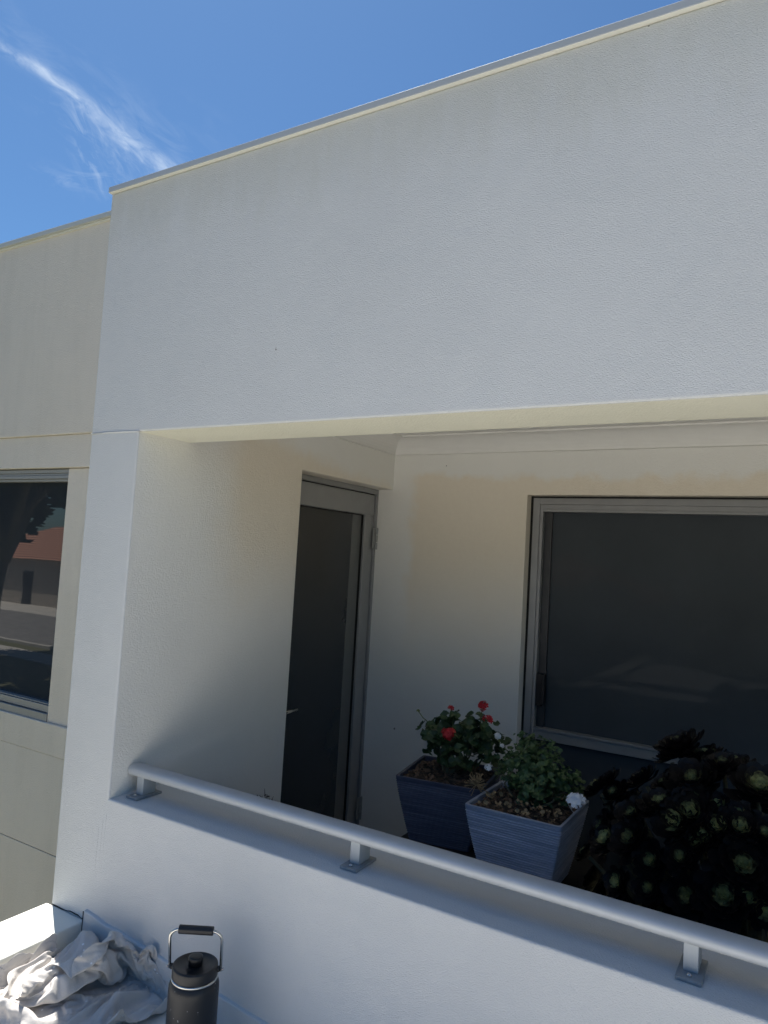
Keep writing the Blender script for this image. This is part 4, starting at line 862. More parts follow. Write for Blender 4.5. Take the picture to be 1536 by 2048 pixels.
    1109,1089,1053,1058,1054,1036,1021,1031,988,956,163,164,161,164,171,182,196,213,220,234,254,268,284,298,308,307,318,331,385,447,528,578,653,702,722,733,735,734,735,736,737,736,736,738,738,740,739,738,737,739,740,740,743,747,749,753,759,765,771,779,792,804,809,807,822,841,865,897,930,963,
    987,1010,1032,1047,1068,1104,1092,1094,1066,1035,1025,1021,1041,1030,989,951,135,136,142,135,144,153,169,181,199,205,221,236,250,264,277,284,295,339,379,459,555,600,671,707,730,734,734,735,734,735,736,735,736,737,736,738,739,737,737,737,739,741,743,746,750,755,762,769,777,783,792,793,804,813,
    815,826,852,880,914,948,972,994,1019,1029,1054,1092,1074,1083,1064,1042,1021,1022,1049,1015,995,951,109,109,117,122,117,128,143,159,173,185,190,205,221,234,247,259,289,331,398,477,574,629,696,720,732,733,734,734,734,734,735,735,735,736,736,737,738,736,737,738,738,740,742,745,748,753,757,763,
    771,780,782,785,796,804,819,831,841,864,897,932,958,986,1008,1030,1041,1077,1066,1056,1064,1052,1040,1029,1063,1042,1003,963,85,95,90,99,107,104,119,134,146,157,169,180,195,208,220,237,277,336,408,496,590,655,705,733,732,733,733,734,733,734,734,734,734,735,735,736,737,736,736,738,738,739,
    741,742,745,750,754,758,766,773,781,788,785,796,806,821,841,864,890,917,949,969,992,1012,1034,1058,1049,1036,1048,1042,1030,1024,1039,1059,1019,979,65,74,68,73,83,94,96,110,122,132,143,158,173,184,197,222,273,337,417,509,606,689,712,733,733,733,733,733,733,733,734,734,734,734,735,736,
    736,736,736,737,739,739,741,741,743,747,750,755,761,767,773,783,780,786,798,812,826,849,877,905,933,953,976,1000,1019,1041,1030,1017,1041,1026,1008,1007,1012,1056,1019,1000,46,53,49,60,59,68,84,99,107,109,125,142,149,163,176,216,280,345,422,518,617,698,715,733,733,733,733,733,734,733,
    733,734,734,734,734,735,735,736,736,737,738,738,741,741,742,744,749,753,756,761,769,774,782,782,788,800,815,836,859,884,911,934,960,981,1008,1024,1026,1000,1030,1008,1012,1013,1007,1052,1043,1025,30,27,29,36,42,48,61,80,81,100,114,115,128,142,171,230,285,370,453,520,622,704,716,733,
    733,733,733,733,734,734,733,733,733,734,734,735,735,735,736,737,737,738,740,743,745,746,749,748,753,758,764,771,775,784,787,794,806,822,842,869,899,928,944,964,989,1002,1002,997,1010,994,993,1005,1015,1044,1042,1033,8,26,20,33,41,37,41,59,74,79,91,102,104,125,179,233,312,384,
    458,544,619,695,724,732,733,733,733,733,733,734,733,733,733,733,734,734,735,734,735,737,737,738,739,742,746,745,746,749,750,754,760,765,773,778,789,792,809,825,840,863,894,910,926,948,963,971,990,968,990,975,965,969,1000,1036,1065,1059,8,5,19,19,33,39,23,36,50,61,67,81,
    93,132,195,291,300,399,493,532,586,694,732,732,733,733,733,733,733,734,734,733,733,733,733,734,735,735,735,736,737,738,740,742,744,747,748,750,752,751,756,762,765,773,780,791,802,821,844,866,888,917,910,932,938,944,971,945,983,979,957,959,984,1023,1050,1076,5,4,1,10,20,28,
    29,18,26,35,51,57,87,156,203,230,336,418,411,522,631,636,725,732,733,733,733,733,733,733,733,733,733,733,733,734,734,735,736,737,738,740,741,741,743,745,747,749,751,749,755,757,762,767,775,783,794,812,835,863,893,912,908,924,932,946,954,935,962,984,971,967,972,1003,1028,1070,
)
CLOTH_Y = (
    39,70,86,96,122,139,154,172,194,206,234,265,294,324,347,370,392,417,445,473,503,546,582,625,657,687,695,705,719,733,773,820,855,891,922,948,974,1008,1053,1096,1117,1144,1132,1138,1154,1201,1237,1279,1309,1338,1364,1390,1422,1438,1453,1461,1466,1470,1472,1473,1474,1474,1474,1474,1475,1475,1474,1475,1475,1475,
    1475,1475,1475,1475,1475,1474,26,63,91,119,122,147,141,170,191,224,255,266,287,308,332,356,381,404,434,469,505,533,566,608,648,658,670,693,722,755,787,828,856,895,929,955,981,1007,1034,1074,1110,1138,1157,1167,1173,1206,1250,1289,1314,1343,1371,1395,1416,1438,1450,1461,1467,1469,1471,1473,1474,1474,1474,1474,
    1474,1475,1475,1474,1475,1475,1475,1475,1475,1475,1475,1475,47,49,82,114,118,142,154,178,208,239,254,282,304,308,326,343,370,398,427,460,497,537,566,595,628,655,683,702,725,756,798,828,864,898,934,962,987,1016,1044,1067,1093,1121,1144,1173,1199,1224,1264,1301,1325,1345,1369,1395,1426,1434,1451,1457,1465,1470,
    1472,1473,1473,1474,1474,1474,1473,1474,1475,1474,1475,1475,1475,1475,1475,1474,1475,1474,35,69,72,101,129,142,170,187,205,238,265,294,316,330,342,360,369,393,420,449,485,515,557,597,631,662,686,711,737,769,806,847,888,905,939,963,989,1020,1054,1080,1096,1124,1137,1164,1203,1235,1275,1314,1346,1358,1378,1398,
    1425,1438,1448,1452,1462,1469,1472,1473,1473,1474,1475,1474,1474,1473,1474,1475,1475,1475,1475,1475,1475,1474,1474,1474,25,53,68,96,126,152,162,188,217,239,269,297,325,337,353,376,378,404,419,442,475,508,546,587,626,662,690,716,742,773,812,849,897,924,926,950,971,1003,1048,1088,1114,1130,1152,1169,1201,1239,
    1280,1319,1351,1375,1385,1404,1427,1442,1440,1448,1461,1468,1470,1472,1473,1474,1474,1474,1474,1473,1474,1474,1475,1475,1475,1475,1475,1475,1474,1474,13,41,76,92,120,144,171,196,218,245,270,298,327,358,365,387,384,405,429,444,471,506,536,578,618,657,691,719,746,775,811,855,905,932,931,964,984,1001,1032,1070,
    1115,1130,1156,1181,1210,1245,1276,1316,1348,1380,1404,1403,1427,1441,1449,1445,1458,1466,1469,1472,1472,1473,1474,1474,1474,1474,1473,1474,1474,1474,1475,1474,1474,1474,1474,1474,9,36,67,101,121,140,167,187,213,235,264,295,321,351,376,382,405,418,433,456,472,506,533,574,616,655,692,723,749,777,808,851,900,916,
    940,962,988,1015,1027,1072,1102,1140,1165,1184,1212,1243,1280,1315,1343,1368,1394,1418,1432,1439,1452,1451,1453,1462,1467,1471,1473,1473,1473,1474,1473,1472,1473,1473,1473,1474,1474,1474,1473,1473,1473,1473,2,34,60,93,123,153,162,188,208,235,263,291,320,339,371,390,415,440,442,460,485,512,545,578,618,658,695,728,
    755,780,804,839,886,921,955,977,992,1020,1026,1069,1108,1127,1161,1188,1214,1245,1279,1316,1352,1378,1403,1427,1433,1437,1450,1458,1458,1459,1466,1470,1471,1472,1473,1473,1473,1472,1471,1471,1472,1473,1473,1473,1473,1472,1472,1472,5,33,67,87,118,147,176,186,212,234,261,289,317,344,371,393,419,439,463,470,491,522,
    552,590,633,666,707,736,764,785,809,831,868,907,945,970,996,1002,1034,1067,1107,1143,1157,1186,1213,1243,1275,1313,1349,1363,1388,1416,1432,1441,1447,1459,1463,1462,1463,1468,1471,1471,1472,1472,1472,1472,1470,1470,1470,1472,1472,1472,1472,1472,1470,1469,1,33,64,89,122,148,172,198,211,236,262,291,322,353,380,407,
    424,449,470,493,505,535,563,604,648,678,721,751,779,802,797,832,867,903,939,971,998,1026,1033,1067,1106,1139,1156,1185,1212,1240,1269,1296,1328,1368,1398,1416,1433,1440,1450,1456,1465,1466,1465,1466,1469,1469,1470,1471,1470,1470,1470,1467,1467,1470,1471,1470,1470,1470,1467,1465,5,34,66,105,116,144,172,202,219,245,
    265,281,316,352,383,407,433,459,475,499,523,544,578,615,650,695,734,751,780,780,802,826,864,902,938,970,998,1025,1055,1084,1115,1131,1167,1187,1213,1240,1270,1299,1331,1354,1387,1419,1434,1443,1448,1458,1462,1468,1468,1467,1466,1468,1468,1470,1470,1467,1468,1465,1463,1466,1469,1469,1467,1466,1465,1464,8,35,70,108,
    109,147,178,199,225,251,273,298,307,344,379,409,437,466,492,509,535,554,587,629,670,713,757,761,771,797,818,837,861,899,936,969,998,1024,1051,1080,1112,1143,1167,1191,1217,1241,1270,1303,1335,1361,1386,1419,1435,1445,1450,1458,1463,1468,1470,1469,1466,1464,1465,1467,1468,1465,1464,1461,1463,1461,1465,1466,1463,1460,
    1459,1461,9,37,72,112,109,144,179,211,218,241,264,275,307,343,379,412,438,468,496,520,543,575,606,640,681,726,750,781,780,806,829,851,875,898,935,969,998,1024,1051,1074,1103,1134,1165,1196,1222,1244,1271,1302,1336,1370,1398,1417,1435,1446,1454,1458,1465,1469,1470,1467,1467,1462,1461,1464,1467,1465,1460,1457,
    1456,1461,1460,1462,1459,1453,1452,1455,11,39,74,115,112,142,177,209,217,243,270,286,312,345,378,413,443,473,499,525,550,582,612,653,695,739,747,770,790,814,839,861,887,913,938,969,999,1026,1052,1082,1103,1132,1164,1193,1222,1248,1274,1304,1336,1370,1403,1428,1435,1446,1454,1461,1465,1469,1469,1466,1465,1463,
    1458,1463,1464,1463,1458,1451,1448,1454,1455,1454,1450,1445,1443,1448,13,41,78,116,118,150,176,201,228,243,260,286,317,351,385,419,450,480,506,531,558,586,621,663,706,748,771,793,802,823,847,844,867,907,945,974,1001,1027,1054,1085,1118,1149,1172,1200,1228,1236,1256,1289,1326,1367,1403,1430,1441,1447,1455,1461,
    1465,1470,1467,1463,1460,1458,1456,1457,1459,1460,1456,1447,1446,1444,1444,1451,1448,1440,1433,1441,14,43,80,117,124,158,178,212,219,243,268,292,312,348,387,420,457,486,513,538,565,595,630,670,711,740,780,792,816,821,850,861,865,904,940,972,1002,1029,1054,1084,1121,1157,1188,1207,1237,1251,1244,1271,1307,1346,
    1388,1410,1435,1448,1455,1461,1466,1470,1470,1466,1460,1453,1449,1452,1453,1457,1449,1446,1435,1437,1433,1443,1444,1435,1431,1429,15,46,82,117,144,164,178,210,239,241,268,292,321,356,391,425,461,490,519,544,570,600,634,673,708,745,784,805,805,832,857,877,870,906,943,977,1006,1032,1059,1087,1118,1153,1189,1210,
    1242,1261,1256,1261,1293,1331,1372,1414,1435,1446,1456,1461,1466,1470,1470,1469,1464,1457,1446,1444,1450,1455,1451,1440,1440,1429,1423,1436,1441,1437,1427,1411,14,46,84,121,160,151,188,215,224,246,270,300,332,368,392,433,464,495,525,551,573,599,634,673,709,748,783,784,799,824,841,866,894,915,952,984,1012,1037,
    1063,1093,1123,1156,1192,1222,1243,1256,1277,1264,1291,1327,1363,1404,1433,1448,1456,1463,1466,1469,1471,1470,1465,1460,1451,1442,1443,1448,1451,1445,1431,1435,1409,1424,1433,1434,1419,1401,14,46,86,127,169,162,193,213,237,259,274,302,327,368,396,436,468,504,527,555,577,606,636,672,711,748,769,785,812,815,839,865,
    898,924,959,991,1018,1044,1070,1095,1126,1160,1192,1212,1240,1268,1262,1285,1307,1331,1368,1401,1432,1447,1458,1464,1468,1469,1471,1471,1467,1461,1454,1447,1437,1438,1444,1446,1431,1435,1405,1424,1432,1435,1418,1401,12,48,89,133,176,178,186,219,246,263,288,291,327,368,403,439,479,507,535,553,580,609,640,675,713,747,
    767,789,810,833,853,887,923,939,971,1003,1028,1052,1076,1104,1131,1158,1189,1224,1236,1260,1285,1298,1323,1349,1377,1417,1437,1449,1458,1465,1468,1469,1471,1472,1468,1463,1455,1446,1435,1436,1432,1437,1430,1430,1399,1426,1429,1435,1431,1408,12,49,90,133,171,203,190,221,247,264,280,290,328,367,406,451,485,506,532,553,
    575,605,640,679,716,747,769,796,821,838,867,904,933,965,995,1024,1048,1065,1088,1110,1140,1167,1192,1217,1245,1267,1292,1307,1334,1363,1394,1422,1439,1452,1461,1465,1469,1471,1471,1472,1469,1462,1453,1450,1440,1432,1439,1437,1413,1425,1411,1433,1439,1440,1441,1436,12,50,93,138,182,197,193,224,243,242,262,296,331,376,
    419,455,486,505,527,552,575,603,641,677,714,751,779,803,823,850,884,922,959,987,1001,1029,1055,1067,1092,1120,1144,1177,1195,1223,1248,1272,1297,1317,1344,1364,1390,1427,1441,1454,1463,1468,1470,1472,1473,1473,1469,1464,1459,1447,1447,1443,1437,1428,1410,1406,1424,1429,1430,1436,1436,1432,12,51,95,140,185,182,196,225,
    240,236,266,302,341,383,422,462,486,512,535,561,580,603,642,684,718,752,782,807,833,863,896,937,977,979,1004,1033,1057,1080,1100,1127,1153,1181,1214,1232,1256,1282,1297,1323,1344,1369,1401,1430,1444,1457,1465,1469,1472,1473,1473,1473,1471,1465,1460,1449,1451,1443,1445,1432,1430,1417,1405,1423,1432,1437,1432,1439,13,53,
    98,143,187,177,197,211,224,250,272,306,348,389,435,457,491,525,540,565,591,609,648,685,727,761,790,814,839,868,906,950,958,998,1010,1026,1049,1075,1106,1122,1157,1189,1219,1250,1265,1287,1306,1326,1350,1375,1410,1434,1448,1459,1466,1469,1472,1473,1474,1473,1471,1467,1458,1455,1447,1449,1441,1441,1439,1438,1404,1427,
    1429,1434,1436,1432,17,56,101,146,190,177,204,213,229,251,281,320,361,406,430,474,503,532,554,575,590,615,654,698,738,771,797,817,839,872,915,937,971,997,1026,1039,1052,1067,1091,1127,1155,1189,1225,1256,1284,1303,1326,1336,1360,1383,1417,1436,1451,1460,1467,1470,1472,1474,1474,1473,1472,1468,1461,1451,1452,1443,
    1452,1448,1447,1441,1429,1406,1400,1399,1420,1424,20,61,105,149,191,178,210,229,243,260,291,329,374,405,449,471,503,530,556,574,609,625,668,712,751,783,802,819,835,876,901,934,974,1000,1015,1040,1063,1074,1095,1123,1157,1192,1223,1256,1286,1301,1320,1347,1359,1386,1420,1438,1450,1460,1467,1471,1472,1474,1474,1474,
    1472,1469,1462,1453,1443,1451,1452,1446,1448,1440,1435,1415,1417,1431,1427,1403,27,67,109,152,192,189,217,243,250,273,303,342,387,421,450,488,512,535,563,580,606,642,691,725,766,787,810,829,837,860,887,938,985,1020,1011,1037,1062,1087,1111,1117,1153,1189,1225,1254,1285,1311,1328,1351,1378,1397,1423,1440,1452,1461,
    1468,1471,1473,1473,1474,1473,1472,1468,1462,1452,1439,1444,1443,1448,1447,1439,1432,1414,1406,1426,1429,1395,32,71,112,154,194,200,224,248,268,288,322,353,396,440,464,494,524,536,557,592,628,662,713,739,765,794,796,825,849,878,889,939,989,1027,1017,1044,1062,1087,1118,1123,1160,1183,1218,1252,1281,1310,1327,1353,
    1378,1405,1428,1440,1453,1462,1468,1471,1473,1474,1474,1473,1471,1468,1460,1451,1439,1434,1442,1444,1445,1439,1423,1392,1385,1395,1423,1391,40,80,118,157,193,210,231,256,281,305,340,373,415,444,482,507,530,550,568,605,632,684,732,773,754,777,791,821,857,864,890,942,990,1024,1033,1053,1075,1100,1132,1130,1157,1191,
    1212,1245,1272,1298,1325,1351,1376,1401,1428,1440,1453,1461,1467,1470,1472,1473,1473,1472,1470,1466,1458,1448,1437,1428,1432,1434,1440,1434,1402,1380,1383,1404,1411,1380,51,91,124,161,195,219,240,264,291,321,356,394,433,460,494,517,536,558,582,607,653,701,753,776,749,757,786,818,852,868,893,946,988,1026,1049,1061,
    1086,1099,1128,1150,1154,1185,1216,1243,1272,1298,1323,1349,1375,1402,1429,1441,1453,1462,1466,1470,1472,1472,1472,1470,1468,1463,1457,1445,1434,1418,1417,1432,1429,1420,1395,1376,1377,1404,1383,1369,64,103,136,171,200,230,249,273,300,333,367,408,449,478,493,522,541,559,595,620,669,723,735,769,753,763,784,819,833,857,
    899,946,990,1026,1045,1063,1089,1110,1122,1150,1159,1192,1218,1248,1268,1296,1324,1349,1375,1401,1428,1440,1452,1461,1467,1470,1472,1470,1471,1469,1465,1459,1451,1444,1433,1413,1395,1415,1427,1395,1394,1411,1411,1395,1361,1359,79,114,152,177,210,235,259,282,311,342,379,419,449,484,497,520,547,573,591,638,689,713,750,742,
    767,773,796,823,817,855,902,945,988,1022,1053,1072,1092,1094,1127,1136,1170,1190,1213,1243,1271,1296,1323,1344,1371,1400,1427,1440,1450,1459,1466,1469,1470,1468,1469,1466,1465,1455,1443,1438,1432,1409,1378,1415,1399,1367,1387,1404,1410,1408,1363,1344,89,124,157,190,214,241,265,291,320,354,388,419,453,487,504,524,547,567,
    608,652,686,734,728,729,746,775,796,811,814,861,903,946,983,1016,1038,1063,1072,1103,1117,1149,1170,1190,1218,1243,1271,1297,1321,1341,1368,1395,1425,1436,1448,1457,1463,1467,1467,1469,1465,1462,1461,1450,1438,1428,1423,1408,1371,1401,1372,1354,1371,1386,1396,1394,1358,1344,103,140,172,196,225,246,272,298,327,361,398,431,
    456,489,510,535,548,582,615,653,702,725,715,726,751,777,789,792,816,860,906,947,981,1011,1030,1052,1080,1098,1130,1153,1169,1196,1220,1244,1271,1297,1314,1340,1366,1390,1413,1433,1443,1454,1459,1464,1467,1465,1460,1464,1457,1447,1433,1422,1398,1386,1362,1375,1350,1353,1350,1358,1371,1374,1342,1320,119,153,172,199,226,253,
    278,298,327,363,399,436,460,489,509,530,557,584,620,665,705,709,704,727,756,775,770,794,825,868,911,948,979,1006,1032,1055,1083,1112,1139,1149,1177,1200,1227,1254,1272,1290,1317,1344,1358,1385,1407,1431,1443,1451,1459,1459,1462,1459,1461,1458,1453,1442,1428,1409,1390,1364,1342,1353,1332,1328,1333,1337,1344,1351,1347,1318,
    120,149,184,211,233,259,285,301,332,364,399,434,466,494,510,534,560,591,631,676,686,688,703,729,741,765,780,796,834,878,918,953,982,1008,1035,1064,1089,1120,1133,1164,1192,1205,1231,1246,1272,1297,1315,1337,1363,1388,1418,1429,1439,1450,1455,1453,1456,1456,1452,1449,1441,1432,1411,1388,1399,1377,1335,1331,1329,1303,
    1325,1332,1335,1323,1335,1307,148,162,197,209,238,264,290,305,333,370,406,436,469,490,515,540,567,602,640,664,694,681,709,735,734,752,784,807,852,892,928,959,986,1013,1041,1071,1104,1125,1151,1179,1192,1218,1240,1264,1279,1287,1312,1333,1356,1387,1407,1430,1440,1449,1452,1446,1447,1445,1445,1437,1427,1406,1389,1369,
    1386,1372,1343,1309,1316,1286,1295,1309,1309,1326,1308,1288,135,176,199,226,242,269,295,310,340,371,406,440,472,497,523,547,576,605,636,674,676,693,713,737,758,765,792,835,872,910,941,966,990,1017,1049,1080,1107,1142,1173,1190,1213,1233,1256,1252,1278,1298,1323,1336,1357,1382,1403,1426,1437,1446,1444,1448,1446,1439,
    1433,1419,1394,1377,1359,1348,1364,1354,1325,1292,1296,1276,1284,1295,1303,1308,1277,1257,145,186,208,231,255,274,301,323,336,375,411,443,476,502,528,554,579,610,644,680,680,703,716,739,766,797,829,858,895,926,948,969,995,1021,1053,1085,1112,1147,1183,1201,1227,1238,1245,1274,1288,1311,1316,1343,1369,1374,1402,1428,
    1432,1441,1446,1439,1435,1429,1412,1388,1364,1364,1342,1337,1337,1331,1298,1282,1271,1254,1264,1277,1276,1282,1248,1226,154,194,228,235,254,281,308,337,343,374,411,448,480,509,535,560,587,618,651,684,688,712,729,748,781,800,841,876,910,933,961,972,997,1029,1062,1091,1121,1150,1182,1213,1227,1247,1260,1269,1295,1298,
    1327,1351,1357,1383,1396,1414,1427,1434,1440,1434,1420,1405,1386,1384,1352,1345,1321,1329,1315,1305,1295,1260,1266,1238,1241,1253,1271,1251,1217,1201,161,201,234,255,265,280,304,318,346,381,419,456,488,517,543,567,594,624,656,688,695,720,735,759,790,824,857,897,914,947,953,978,1002,1024,1063,1104,1138,1161,1182,1212,
    1239,1260,1257,1280,1304,1301,1327,1342,1373,1397,1412,1430,1436,1431,1432,1427,1412,1385,1378,1360,1332,1330,1318,1306,1293,1294,1270,1265,1253,1238,1222,1228,1255,1223,1192,1173,167,205,237,236,260,284,310,313,349,388,428,465,494,525,550,574,599,629,661,692,705,727,750,774,798,835,876,909,918,944,970,978,1008,1029,
    1067,1108,1143,1179,1191,1207,1231,1253,1277,1274,1301,1323,1348,1357,1385,1389,1416,1434,1426,1421,1420,1407,1389,1365,1360,1335,1328,1307,1295,1279,1295,1266,1257,1243,1234,1227,1217,1221,1224,1191,1170,1139,172,209,220,245,254,276,297,327,358,398,438,470,503,532,559,581,606,633,665,696,719,740,758,779,811,854,870,895,
    931,954,961,983,1014,1037,1074,1106,1149,1180,1194,1217,1241,1264,1271,1296,1327,1332,1346,1370,1386,1408,1430,1423,1406,1404,1396,1388,1370,1345,1344,1322,1306,1292,1276,1299,1278,1255,1231,1214,1226,1214,1211,1206,1192,1179,1143,1123,175,211,222,240,266,293,315,329,368,409,445,483,515,541,568,592,608,637,667,698,720,743,
    764,786,822,837,871,911,925,950,973,991,1013,1045,1085,1117,1141,1175,1206,1230,1237,1263,1292,1323,1348,1371,1365,1392,1412,1431,1437,1435,1428,1404,1391,1373,1356,1337,1318,1316,1292,1272,1292,1305,1293,1267,1233,1188,1199,1204,1198,1184,1164,1153,1114,1093,179,200,223,245,266,293,306,341,380,419,458,496,521,551,578,602,
    617,642,668,699,728,748,771,789,824,828,873,912,942,952,977,1006,1015,1054,1076,1119,1141,1173,1201,1218,1245,1266,1296,1318,1349,1375,1402,1427,1430,1440,1432,1435,1428,1402,1370,1357,1336,1318,1299,1292,1283,1260,1267,1280,1286,1266,1230,1177,1180,1197,1201,1182,1155,1131,1118,1081,185,209,237,245,270,290,320,354,394,432,
    474,500,534,564,589,613,625,644,671,704,734,758,771,796,808,826,871,906,937,966,981,1010,1030,1044,1083,1114,1151,1179,1206,1221,1249,1268,1296,1328,1359,1371,1401,1426,1436,1439,1436,1430,1416,1401,1372,1339,1329,1301,1282,1282,1263,1268,1247,1261,1260,1237,1219,1165,1170,1189,1195,1180,1151,1108,1109,1096,192,216,242,255,
    276,304,336,372,409,450,478,514,547,574,600,624,641,641,674,708,737,762,784,805,826,823,869,904,934,961,989,1019,1040,1049,1088,1126,1160,1189,1211,1235,1252,1283,1316,1351,1378,1381,1405,1428,1434,1433,1429,1418,1404,1390,1361,1329,1304,1294,1269,1255,1251,1252,1247,1231,1235,1213,1204,1154,1154,1166,1184,1177,1149,1101,
    1088,1074,198,224,249,272,290,318,346,383,425,454,489,527,559,574,599,623,649,639,677,713,744,772,786,813,842,828,861,900,933,961,989,1018,1049,1067,1107,1142,1163,1189,1215,1237,1265,1295,1330,1363,1378,1395,1413,1432,1430,1423,1413,1396,1383,1368,1350,1327,1296,1269,1258,1248,1234,1227,1220,1215,1207,1208,1181,1144,
    1180,1180,1171,1177,1138,1107,1068,1062,205,231,256,282,303,323,358,396,428,464,501,539,549,577,602,622,655,641,679,718,752,771,795,820,849,834,865,899,931,958,985,1013,1044,1078,1120,1134,1167,1194,1217,1236,1268,1304,1338,1361,1398,1420,1428,1424,1410,1398,1391,1378,1362,1347,1333,1306,1284,1257,1234,1226,1218,1210,
    1201,1190,1179,1181,1164,1160,1175,1182,1182,1178,1139,1104,1066,1046,215,240,264,289,307,334,367,403,439,466,507,534,562,586,604,629,658,644,682,722,756,781,799,825,855,840,875,905,933,956,984,1010,1048,1088,1109,1147,1172,1198,1214,1242,1272,1297,1338,1355,1391,1423,1406,1399,1393,1381,1368,1355,1340,1321,1308,1292,
    1260,1238,1221,1200,1193,1185,1176,1166,1154,1159,1145,1152,1151,1165,1168,1165,1138,1106,1068,1039,226,251,275,299,322,350,379,416,447,486,505,540,571,584,608,618,636,650,688,729,754,781,806,832,859,845,882,915,943,962,982,1010,1048,1076,1119,1159,1181,1206,1226,1225,1258,1290,1317,1350,1389,1401,1387,1385,1371,1358,
    1345,1349,1334,1306,1284,1271,1248,1218,1197,1180,1168,1160,1152,1141,1130,1144,1130,1125,1143,1149,1149,1169,1129,1105,1073,1044,238,263,286,310,338,365,397,431,466,504,517,549,562,587,603,632,624,658,694,737,756,784,813,833,863,852,889,923,948,957,980,1008,1045,1090,1125,1165,1198,1218,1210,1223,1258,1283,1302,1343,
    1371,1372,1384,1363,1347,1354,1327,1320,1318,1297,1263,1245,1225,1204,1183,1162,1143,1135,1127,1118,1107,1120,1105,1140,1115,1136,1133,1133,1143,1110,1070,1047,245,272,297,321,347,376,408,444,480,517,524,558,561,577,598,622,634,671,701,745,759,789,811,837,867,858,895,930,946,969,985,1015,1057,1104,1129,1161,1183,1209,
    1223,1229,1236,1275,1283,1320,1353,1372,1354,1356,1352,1338,1320,1295,1292,1276,1250,1220,1199,1177,1158,1141,1127,1114,1104,1094,1084,1091,1102,1114,1118,1126,1110,1103,1125,1109,1073,1043,256,282,307,332,358,386,417,452,486,524,528,563,575,594,589,617,642,679,708,753,762,797,820,843,859,868,902,934,949,977,999,1025,
    1066,1093,1132,1162,1190,1206,1237,1218,1249,1265,1272,1310,1327,1342,1340,1329,1322,1314,1300,1275,1263,1247,1225,1199,1173,1152,1133,1127,1108,1090,1080,1070,1061,1064,1077,1093,1113,1136,1135,1112,1103,1114,1074,1041,259,291,315,340,366,394,425,459,487,526,547,556,583,601,597,618,646,681,719,755,764,802,828,849,860,877,
    910,928,962,979,1004,1030,1064,1088,1135,1178,1171,1195,1212,1220,1253,1271,1298,1282,1303,1325,1312,1307,1292,1284,1274,1261,1238,1220,1199,1174,1149,1132,1125,1103,1089,1074,1056,1047,1041,1037,1050,1069,1095,1115,1115,1096,1086,1098,1075,1039,265,298,323,348,373,401,431,464,499,523,554,573,586,597,609,627,654,687,725,755,
    769,803,835,855,869,886,913,940,963,988,1012,1029,1049,1083,1134,1176,1182,1182,1209,1235,1251,1277,1309,1316,1291,1308,1298,1278,1276,1255,1245,1235,1218,1198,1176,1151,1137,1122,1102,1083,1071,1056,1046,1039,1022,1022,1034,1046,1085,1087,1098,1096,1097,1086,1068,1033,273,303,330,355,380,405,435,467,500,525,558,568,593,618,
    627,645,660,694,732,752,777,812,838,858,885,893,913,945,975,994,1016,1030,1063,1079,1125,1169,1161,1187,1212,1221,1253,1269,1303,1325,1303,1285,1276,1268,1250,1241,1223,1210,1194,1176,1161,1136,1115,1100,1080,1061,1047,1041,1029,1016,1002,1008,1029,1025,1074,1081,1064,1066,1068,1075,1049,1021,274,308,336,362,386,412,436,467,
    500,529,556,579,598,624,651,667,667,694,730,752,790,822,852,858,875,898,920,958,969,1000,1004,1031,1063,1081,1111,1156,1175,1200,1220,1227,1255,1265,1284,1308,1286,1267,1251,1242,1233,1219,1205,1191,1175,1155,1138,1124,1104,1080,1059,1040,1033,1019,1007,1001,983,983,1004,1009,1047,1072,1061,1053,1057,1055,1023,1015,281,315,
    345,370,393,416,442,468,500,531,562,589,605,626,650,676,691,696,724,758,798,830,857,876,889,909,923,963,984,1008,1010,1036,1058,1085,1100,1147,1189,1193,1211,1237,1256,1283,1282,1290,1270,1248,1233,1224,1211,1197,1182,1169,1155,1136,1118,1103,1084,1069,1040,1018,1019,1007,991,981,970,961,972,992,1012,1038,1051,1046,
    1032,1021,994,996,288,323,349,370,392,418,446,475,500,526,553,583,608,635,659,678,702,707,739,768,797,830,862,889,907,912,923,962,992,1003,1019,1038,1050,1085,1115,1134,1167,1189,1216,1228,1255,1274,1297,1271,1250,1238,1211,1199,1196,1191,1183,1158,1139,1123,1105,1086,1065,1052,1033,1020,1000,986,986,968,951,947,
    945,989,990,1015,1027,1034,1025,997,985,964,294,324,350,377,397,422,449,477,506,534,558,586,614,639,665,683,710,724,751,781,809,829,862,891,910,927,940,962,997,1006,1037,1039,1062,1088,1121,1127,1171,1185,1213,1223,1245,1272,1284,1279,1250,1228,1218,1199,1176,1166,1166,1149,1128,1104,1086,1067,1047,1031,1014,1003,
    981,965,969,947,931,923,927,972,1001,1007,1011,1014,1012,969,957,934,305,331,361,379,404,429,453,473,502,529,561,590,618,643,670,694,717,741,760,790,825,843,874,897,923,941,942,977,992,1019,1043,1055,1077,1095,1125,1121,1167,1181,1210,1236,1236,1248,1256,1269,1254,1237,1223,1203,1183,1160,1140,1130,1116,1097,
    1071,1048,1034,1014,1000,988,965,963,951,933,911,901,912,959,973,987,990,986,980,954,931,908,314,340,368,393,410,434,453,478,508,538,563,593,620,649,676,703,727,749,774,802,836,858,890,910,926,952,943,963,1005,1028,1042,1073,1088,1104,1111,1126,1165,1178,1202,1226,1253,1265,1266,1243,1233,1217,1205,1183,
    1164,1144,1127,1112,1098,1080,1062,1041,1014,995,982,967,949,943,929,917,895,883,914,951,940,973,965,962,965,949,913,888,323,355,372,398,422,440,463,485,514,540,571,598,627,655,683,710,735,760,785,814,846,871,898,935,928,942,965,982,982,1010,1047,1075,1099,1119,1122,1132,1156,1189,1217,1211,1233,1259,
